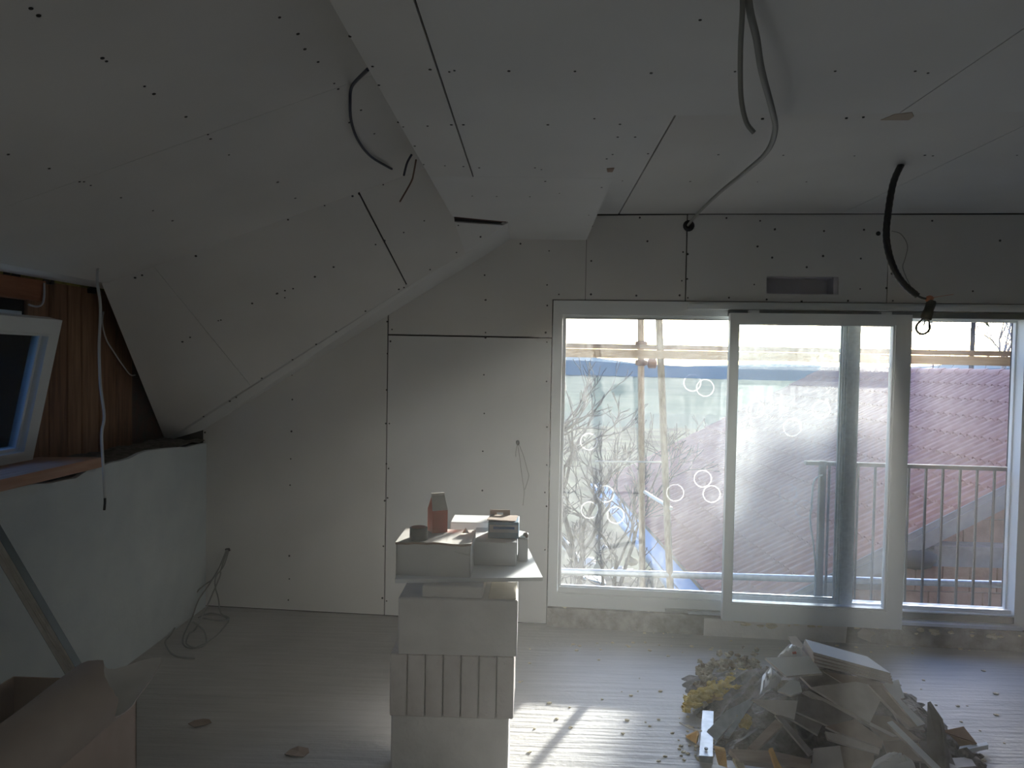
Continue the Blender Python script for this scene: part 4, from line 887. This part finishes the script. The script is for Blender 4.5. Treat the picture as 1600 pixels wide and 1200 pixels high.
h0 = on(1409, 259, NU, ZR)
pts = smooth([h0 + V((0, 0, .01))] + P((1396, 285, 3.4), (1388, 330, 3.4), (1385, 372, 3.4), (1393, 410, 3.4), (1409, 440, 3.4), (1433, 462, 3.4)), 9)
MB().tube(pts, .0155, 10, ribs=.90).build('conduit', WIREB, lamp)
MB().tube(P((1432, 461, 3.4), (1439, 465, 3.4), (1447, 467, 3.4)), .005, 6, sub=3).build('inner_cable', WIREB, lamp)
b = MB(); p = at(1452, 467, 3.4); blob(b, p, .016, (1.3, .8, .9), 8, 5, .15, 2); b.tube(P((1452, 466, 3.4), (1475, 462, 3.4), (1490, 460, 3.4)), .0012, 5, sub=2); b.build('terminal', COPPER, lamp)
s0_, s1_ = at(1456, 470, 3.4), at(1447, 497, 3.4); MB().lathe(s0_, s1_ - s0_, [(.018, 0), (.021, .01), (.02, .045), (.023, .055), (.024, .085), (.020, .088)], 14).build('socket', WIREB, lamp)
d = (s1_ - s0_).normalized(); MB().lathe(s1_ - d * .006, d, [(.012, -.01), (.013, .006), (.020, .02), (.030, .036), (.033, .05), (.030, .066), (.020, .079), (.006, .0855), (.0005, .086)], 20, (False, False)).build('bulb', clear_glass('bulb_glass', (.82, .84, .86, 1), 1.45), lamp)
b = MB(); b.tube([s1_ + d * .0, s1_ + d * .035], .003, 6); b.tube([s1_ + d * .035 + V((-.012, 0, 0)), s1_ + d * .043, s1_ + d * .035 + V((.012, 0, 0))], .0012, 5, sub=2); b.build('filament_stem', PVC, lamp)
cable('thin_wire', 'thin dark wire curling over the far wall behind the bulb conduit', [onw(x, y, -.012) for x, y in ((1393, 361), (1408, 366), (1418, 384), (1414, 405), (1411, 420), (1423, 448))], .0025, WIREG)
tag(MB().lathe(onw(1372, 365, .002), -WN, [(.014, 0), (.014, .004), (.008, .004)], 9).build('wall_plug', FILM), 'small dark plug hole near the bulb conduit', 'plug')
cable('navy_cable', 'navy cable looping over the left slope beside the beam', [V((XB0 - .004, at(563, 108, 2.0).y, at(563, 108, 2.0).z))] + [on(x, y, NB, DB - .02) for x, y in ((550, 135), (547, 160), (549, 190), (560, 220), (580, 245), (612, 264))], .0055, WIRENAVY)
cable('navy_cable', 'short navy cable end poking past the beam edge', P((643, 242, 3.2), (636, 255, 3.25), (631, 274, 3.3)), .005, WIRENAVY)
cable('brown_cable', 'brown cable poking down past the beam edge', P((650, 250, 3.25), (646, 272, 3.35), (642, 285, 3.4), (625, 315, 3.52)), .004, WIREBR)
xw = XT + .03
cable('white_cable', 'white cable hanging from the slope down over the knee wall', [onB(153, 421) + V((0, 0, .01))] + P((152, 440, 3.45), (157, 480, 3.45), (155, 540, 3.45), (157, 600, 3.45), (163, 650, 3.45), (159, 680, 3.45), (162, 740, 3.45), (164, 778, 3.45)), .0065, WIREW)
tag(MB().tube(P((164, 776, 3.45), (164, 786, 3.45), (163, 797, 3.45)), .006, 6).build('cable_plug', FILM), 'black stripped end of the white hanging cable', 'plug')
cable('white_cable', 'thin white cable sagging in front of the timber planks', [on(x, y, (1, 0, 0), XT + .03) for x, y in ((162, 487), (160, 505), (166, 530), (178, 550), (190, 568), (203, 585), (211, 586))], .004, WIREW)
cable('white_cable', 'white cable bent round the end of the timber header', [on(x, y, (1, 0, 0), XT + .045) for x, y in ((69, 442), (69, 462), (66, 475), (57, 479), (45, 476))], .005, WIREW)
b = MB(); c = onw(809, 692, -.006); blob(b, c, .012, (1, .6, 1.4), 7, 5, .2, 1)
hub = tag(empty('wire_bundle', c), 'bundle of thin dark wires sticking out of the far wall above the stack', 'cable')
b.build('knot', FILM, hub)
for k, pl in enumerate((((808, 695), (806, 706), (806, 714)), ((809, 695), (812, 715), (815, 740), (818, 760), (819, 770), (817, 790)), ((811, 695), (818, 712), (824, 735), (826, 745), (820, 765)))):
    MB().tube([onw(x, y, -.012 - .006 * k) for x, y in pl], .0022, 5, sub=4).build('wire', WIREG, hub)
cw = onw(357, 860, -.008)
coil = tag(empty('cable_coil', flo(320, 985)), 'grey cables dropping from the far wall and coiled on the floor in the left corner', 'cable')
for k, (wp_, fp_) in enumerate(((((356, 859), (345, 882), (332, 905), (322, 920), (310, 938)), ((300, 965), (285, 1000), (300, 1013), (330, 1000), (350, 980), (356, 967), (330, 958), (310, 965))), (((354, 859), (336, 900), (318, 915), (308, 925)), ((285, 960), (268, 990), (258, 1004), (272, 1024), (304, 1029))), (((355, 862), (345, 890), (342, 905)), ((310, 975), (296, 990), (291, 1005), (305, 1012), (322, 1005), (318, 985), (302, 972))), (((357, 862), (349, 885), (338, 900), (336, 915), (341, 935)), ((345, 958), (358, 966), (340, 970), (318, 966))))):
    MB().tube([onw(x, y, -.02 - .03 * i - .015 * k) for i, (x, y) in enumerate(wp_)] + [flo(x, y, .008 + .006 * k) for x, y in fp_], .0048, 6, sub=5).build('cable', WIREG, coil)
b = MB(); blob(b, onw(356, 859, -.002), .015, (1.3, .4, .8), 7, 5, .3, 4); b.build('wall_hole', FILM, coil)

# ------------------------------------------------------------------ rubbish heap
HN = V((0, -.65, 1)).normalized(); HD0 = -.65 * 3.05
def hp(px, py, lift=0.0): return on(px, py, (0, -.65, 1), HD0 + lift * 1.193)
def zmound(x, y):
    f_ = .62 * (y - 3.10); bk = .62 * (4.02 - y); r_ = .55 * (2.02 - x) ; l_ = .50 * (x - .80)
    return max(-.01, min(f_, bk, r_, l_, .30)) - .02
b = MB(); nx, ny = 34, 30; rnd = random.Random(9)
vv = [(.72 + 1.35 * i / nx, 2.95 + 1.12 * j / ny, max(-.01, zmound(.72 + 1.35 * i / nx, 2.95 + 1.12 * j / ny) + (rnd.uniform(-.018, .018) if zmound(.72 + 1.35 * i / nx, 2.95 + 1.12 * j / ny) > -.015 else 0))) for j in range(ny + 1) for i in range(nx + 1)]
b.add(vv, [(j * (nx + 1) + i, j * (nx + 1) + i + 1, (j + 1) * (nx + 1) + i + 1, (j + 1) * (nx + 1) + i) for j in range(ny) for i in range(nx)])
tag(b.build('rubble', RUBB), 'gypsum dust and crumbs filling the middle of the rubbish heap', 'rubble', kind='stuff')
def c4(pts): return [(1040 + .35 * x, 960 + .35 * y) for x, y in pts]
def slab(name, lab, pts, lift, th, m, cat='board', group=None, lifts=None, edge=None):
    q = c4(pts); poly = [hp(x, y, lift + (lifts[i] if lifts else 0)) for i, (x, y) in enumerate(q)]
    nn = V((0, 0, 0))
    for i in range(len(poly)): nn += (poly[i] - poly[0]).cross(poly[(i + 1) % len(poly)] - poly[0])
    nn.normalize()
    if nn.dot(V((0, -1, .6))) < 0: nn = -nn
    o = MB().prism(poly, -nn * th).build(name, [m, GYP if m in (PBE, PBW, PBB, PBD) else m])
    for q in list(o.data.polygons)[2:]: q.material_index = 1
    return tag(o, lab, cat, group)
slab('plasterboard_offcut', 'broken offcut strip poking up behind the top of the heap', [(548, 98), (582, 96), (648, 175), (625, 205)], -.02, .014, PBE)
# the top stack of sheets
for k in range(4):
    o_ = 13 * k; lab = ['white topmost sheet of the stack on the heap', 'second sheet under the white topmost sheet', 'third sheet of the stack on the heap', 'lowest sheet of the stack on the heap'][k]
    slab('plasterboard_sheet', lab, [(622 - 4 * k, 110 + o_ * .9), (900 + 2 * k, 188 + o_), (1005 + 4 * k, 262 + o_), (660 + 2 * k, 168 + o_ * 1.25)], .13 - .024 * k, .0125, PBW if k == 0 else PBB, group='stack of sheets on top of the heap', lifts=(-.03, -.03, 0, 0))
slab('plasterboard_offcut', 'pale grey offcut left of the top stack, beside the white bag', [(445, 193), (640, 186), (700, 262), (540, 276)], .05, .013, PBW)
slab('plasterboard_offcut', 'small pale piece wedged left of the heap centre', [(500, 340), (560, 290), (598, 300), (610, 345), (560, 362)], .035, .012, PBW)
slab('plasterboard_offcut', 'dark shaded offcut right under the top stack', [(600, 275), (720, 245), (850, 292), (650, 325)], .03, .013, PBD)  # shade below the stack put into the dark board colour
slab('plasterboard_offcut', 'offcut under the right half of the top stack', [(705, 255), (905, 285), (1000, 315), (850, 345)], .035, .013, PBB)
slab('plasterboard_offcut', 'long offcut with a pale broken edge crossing the heap centre', [(650, 325), (850, 300), (985, 330), (912, 486)], .045, .013, PBE)
slab('plasterboard_offcut', 'offcut lying just below the long crossing one', [(612, 345), (640, 340), (1040, 545), (1010, 545)], .035, .016, PBE)
slab('plasterboard_offcut', 'brownish broad offcut on the right face of the heap', [(860, 440), (1000, 455), (1140, 560), (970, 560)], .030, .013, PBB)
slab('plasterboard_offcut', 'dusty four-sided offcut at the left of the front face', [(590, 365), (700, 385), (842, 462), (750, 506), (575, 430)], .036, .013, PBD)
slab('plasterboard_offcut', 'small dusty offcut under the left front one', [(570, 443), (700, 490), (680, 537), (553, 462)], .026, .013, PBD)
slab('plasterboard_offcut', 'wide front offcut with a straight lower edge', [(715, 500), (845, 468), (972, 560), (966, 596), (760, 522)], .040, .013, PBB)
slab('plasterboard_offcut', 'lower front offcut beneath the wide one', [(712, 522), (800, 540), (958, 600), (952, 626), (725, 556)], .030, .013, PBE)
slab('plasterboard_offcut', 'brownish offcut under the white strip at lower right', [(960, 545), (1130, 575), (1180, 660), (1000, 640)], .022, .013, PBB)
slab('plasterboard_offcut', 'dusty offcut low in the middle of the front face', [(780, 585), (930, 620), (930, 690), (785, 690)], .025, .013, PBB)
slab('plasterboard_offcut', 'pale offcut at the front foot of the heap', [(660, 598), (778, 585), (800, 700), (655, 705)], .035, .013, PBE)
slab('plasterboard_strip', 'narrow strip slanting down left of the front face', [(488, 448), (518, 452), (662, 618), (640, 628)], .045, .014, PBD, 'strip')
slab('plasterboard_offcut', 'broken offcut with a pale edge at the left shoulder', [(385, 378), (590, 385), (575, 470), (500, 445)], .045, .014, PBE)
slab('plasterboard_sheet', 'leaning sheet with a long white edge on the right face', [(965, 308), (1000, 330), (1160, 488), (1125, 500)], .07, .02, PBW)
slab('plasterboard_sheet', 'brown backed sheet just inside the white edged leaning one', [(905, 313), (960, 318), (1122, 500), (1090, 505)], .055, .02, PBB)
slab('torn_board', 'white torn board piece above the leaning sheet', [(965, 312), (1000, 300), (1040, 290), (1052, 330), (1068, 372), (1040, 378), (1022, 378)], .045, .01, PBW)
slab('white_strip', 'white strip lying steeply on the lower right face', [(988, 482), (1012, 474), (1245, 700), (1205, 700)], .065, .014, PBW, 'strip')
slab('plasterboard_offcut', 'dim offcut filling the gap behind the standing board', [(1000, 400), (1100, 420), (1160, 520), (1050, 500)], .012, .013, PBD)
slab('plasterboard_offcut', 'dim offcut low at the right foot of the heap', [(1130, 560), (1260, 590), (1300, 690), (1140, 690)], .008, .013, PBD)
# standing board at the right
q0, q1, q2, q3, q4 = [hp(*c4([p])[0], l_) for p, l_ in (((1182, 388), .10), ((1238, 468), .07), ((1268, 640), .03), ((1262, 715), .0), ((1178, 715), .03))]
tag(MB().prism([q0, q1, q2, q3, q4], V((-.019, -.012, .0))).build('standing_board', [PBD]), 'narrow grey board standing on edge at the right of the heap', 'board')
# timber
slab('timber_batten', 'dusty timber batten lying across the front left of the heap', [(285, 600), (470, 608), (650, 648), (645, 690), (330, 650)], .05, .035, WDUST, 'batten')
slab('timber_batten', 'short dusty timber batten slanting up at the left', [(370, 590), (490, 468), (525, 490), (400, 612)], .05, .03, WDUST, 'batten')
# cardboard and other pieces at the right foot
fl = lambda x, y, z=0.0: flo(1040 + .35 * x, 960 + .35 * y, z)
tag(MB().prism([fl(1232, 520, .07), fl(1330, 500, .09), fl(1390, 575, .05), fl(1385, 590, .012), fl(1262, 610, .01)], (0, .004, -.004)).build('cardboard_flap', mat('tan_card', (.44, .29, .19), .9, (.50, .35, .25), 5)), 'tan cardboard flap at the right foot of the heap', 'cardboard')
tag(MB().prism([fl(1280, 615, .02), fl(1432, 588, .02), fl(1440, 602, .02), fl(1300, 632, .02)], (0, 0, .02)).build('white_strip', PBW), 'pale strip lying flat on the floor right of the heap', 'strip')
tag(MB().prism([fl(1262, 655, .03), fl(1360, 650, .01), fl(1385, 690, .01), fl(1270, 700, .03)], (0, 0, .013)).build('plasterboard_offcut', PBE), 'pale offcut flat on the floor at the far right of the heap', 'board')
def bag(lab, pts, lift, seed, h=.05):
    rnd = random.Random(seed); q = [hp(x, y, lift) for x, y in c4(pts)]; c = sum(q, V((0, 0, 0))) / len(q); n_ = len(q); vv = []; R5 = 6
    for r_ in range(R5 + 1):
        k = r_ / R5
        for i in range(n_ * 3):
            a_ = q[i // 3]; b_ = q[(i // 3 + 1) % n_]; e = a_ + (b_ - a_) * ((i % 3) / 3)
            vv.append(e + (c - e) * k + HN * (h * math.sin(k * math.pi / 2) + rnd.uniform(-.014, .014) * (1 if r_ else 0)))
    m_ = n_ * 3; fs = [(r_ * m_ + i, r_ * m_ + (i + 1) % m_, (r_ + 1) * m_ + (i + 1) % m_, (r_ + 1) * m_ + i) for r_ in range(R5) for i in range(m_)]
    b = MB().add(vv, fs, True); return tag(b.build('plastic_bag', PLASTIC), lab, 'bag')
o = bag('white plastic bag with a small red mark behind the heap top', [(498, 190), (545, 140), (605, 160), (612, 188), (560, 200)], .03, 1)
bag('crumpled white plastic bag spilling down the left shoulder of the heap', [(420, 360), (432, 275), (465, 232), (520, 282), (498, 322)], .05, 2, .03)
bag('crumpled white plastic bag at the front foot of the heap', [(915, 690), (935, 650), (1000, 615), (1060, 635), (1110, 665), (1120, 700)], .04, 3, .05)
k_ = [hp(1040 + .35 * x, 960 + .35 * y, .088) for x, y in ((565, 168), (582, 166), (584, 176), (567, 178))]
mk = MB().prism(k_, HN * .002).build('red_mark', RED, o)
# metal pieces on the left
q = [fl(165, 428, .05), fl(214, 432, .05), fl(210, 634, .03), fl(150, 630, .03)]
mb = tag(empty('metal_bracket', fl(182, 530)), 'shiny galvanised bracket plate on the floor left of the heap', 'bracket')
MB().prism(q, (0, 0, -.002)).build('plate', GALV, mb)
MB().prism([q[3], q[2], q[2] + V((0, -.003, -.028)), q[3] + V((0, -.003, -.028))], (0, .002, 0)).build('lip', GALV, mb)
b = MB()
for x, y in ((181, 602), (172, 480), (196, 520)): b.lathe(fl(x, y, .036), (0, 0, 1), [(.008, 0), (.008, .006)], 8)
b.build('bolt_holes', FILM, mb)
slab('steel_profile', 'dull grey steel profile leaning on the left side of the heap', [(185, 520), (270, 430), (390, 370), (300, 480), (230, 560)], .035, .01, GALV, 'profile')
slab('steel_profile', 'second narrow grey profile right of the dull one', [(262, 540), (365, 385), (392, 390), (285, 545)], .05, .02, GALV, 'profile')
tag(MB().tube([fl(62, 482, .05), fl(110, 510, .04), fl(160, 520, .06)], .004, 6).build('wood_splinter', PAPERW), 'pale splinter sticking out left over the bracket', 'splinter')
# insulation, foam lumps
b = MB(); rnd = random.Random(12)
for i in range(340):
    x = rnd.uniform(150, 430); y = 290 + (x - 290) * -.10 + rnd.gauss(0, 42); q = fl(x, y + 45, 0) + V((0, .05, rnd.uniform(.0, .11) * (1 - abs(x - 320) / 260)))
    blob(b, q, rnd.uniform(.007, .020), (1.2, 1, .8), 6, 4, .5, i)
tag(b.build('brown_insulation', BINS), 'brown grey crumbled insulation wool behind the yellow wool', 'insulation', kind='stuff')
b = MB()
for i in range(170):
    t_ = rnd.uniform(0, 1); x = 95 + 265 * t_; y = 375 - 75 * t_ + rnd.gauss(0, 14); q = fl(x, y + 55, 0) + V((0, 0, .03 + .05 * t_ + rnd.uniform(0, .03)))
    blob(b, q, rnd.uniform(.008, .020), (1.8, .9, .7), 6, 4, .5, i + 300)
tag(b.build('yellow_insulation', YINS), 'yellow mineral wool strip at the left of the heap', 'insulation', kind='stuff')
b = MB()
for i in range(140):
    x = rnd.uniform(170, 390); y = rnd.uniform(350, 400); q = fl(x, y + 30, 0) + V((0, 0, rnd.uniform(.01, .06)))
    blob(b, q, rnd.uniform(.008, .019), (1.3, .9, .8), 6, 4, .5, i + 500)
tag(b.build('tan_insulation', mat('tan_wool', (.42, .27, .10), .95, (.55, .38, .17), 26, bump=.8, bscale=70)), 'tan clumps of wool below the yellow strip', 'insulation', kind='stuff')
def chip(lab, pts, lift, seed, m=FOAM, th=.018):
    o = slab('foam_chunk', lab, pts, lift, th, m, 'foam'); return o
tag(MB().prism([fl(88, 548, .005), fl(138, 524, .05), fl(142, 545, .05), fl(136, 578, .005)], (.012, .02, 0)).build('foam_chunk', FOAM), 'orange foam chunk on the floor beside the bracket', 'foam')
tag(MB().prism([fl(220, 600, .06), fl(268, 610, .055), fl(276, 684, .01), fl(236, 672, .01)], (.0, .02, .004)).build('foam_chunk', FOAM), 'orange foam chunk in front of the bracket', 'foam')
chip('thin orange foam sliver standing before the batten', [(462, 598), (478, 594), (500, 650), (522, 690), (488, 676)], .075, 1)
b = MB()
for i in range(8): blob(b, hp(1040 + .35 * (350 + rnd.uniform(-20, 25)), 960 + .35 * (480 + rnd.uniform(-22, 22)), .03), rnd.uniform(.012, .02), (1, 1, .8), 7, 5, .3, i)
tag(b.build('foam_chunk', YINS), 'yellow orange foam lump inside the left of the heap', 'foam')
chip('orange foam sliver at the front edge between battens', [(300, 640), (345, 655), (358, 690), (320, 680)], .03, 2, YFOAM)
# crumbs on the floor by the heap and the upstand
b = MB()
for i in range(260):
    x, y = (rnd.uniform(1060, 1140), rnd.uniform(1085, 1190)) if i < 90 else ((rnd.uniform(880, 1560), rnd.gauss(1003, 14)) if i < 170 else (rnd.uniform(650, 1590), rnd.uniform(1010, 1190)))
    if y < 985: continue
    q = flo(x, y, .002); s_ = rnd.uniform(.003, .012); blob(b, q, s_, (1.3, 1, .5), 5, 3, .3, i)
tag(b.build('floor_crumbs', YFOAM), 'small pale crumbs scattered over the floor', 'debris', kind='stuff')

# ------------------------------------------------------------------ building dust hanging in the room air
hm = bpy.data.materials.new('dust_haze'); hm.use_nodes = True; t = hm.node_tree; t.nodes.clear()
vo = t.nodes.new('ShaderNodeOutputMaterial'); vsn = t.nodes.new('ShaderNodeVolumeScatter')
vsn.inputs['Density'].default_value = 0.0145; vsn.inputs['Anisotropy'].default_value = 0.62; vsn.inputs['Color'].default_value = (1, 1, 1, 1)
t.links.new(vsn.outputs[0], vo.inputs['Volume'])
b = MB(); b.prism([(-2.44, YB - .1, -.08), (XR + .1, YB - .1, -.08), L(4.4, .046, -.08), L(-2.7, .046, -.08)], (0, 0, 3.1))
tag(b.build('dust_haze', hm), 'thin building dust hanging in the air of the room', 'haze', kind='stuff')
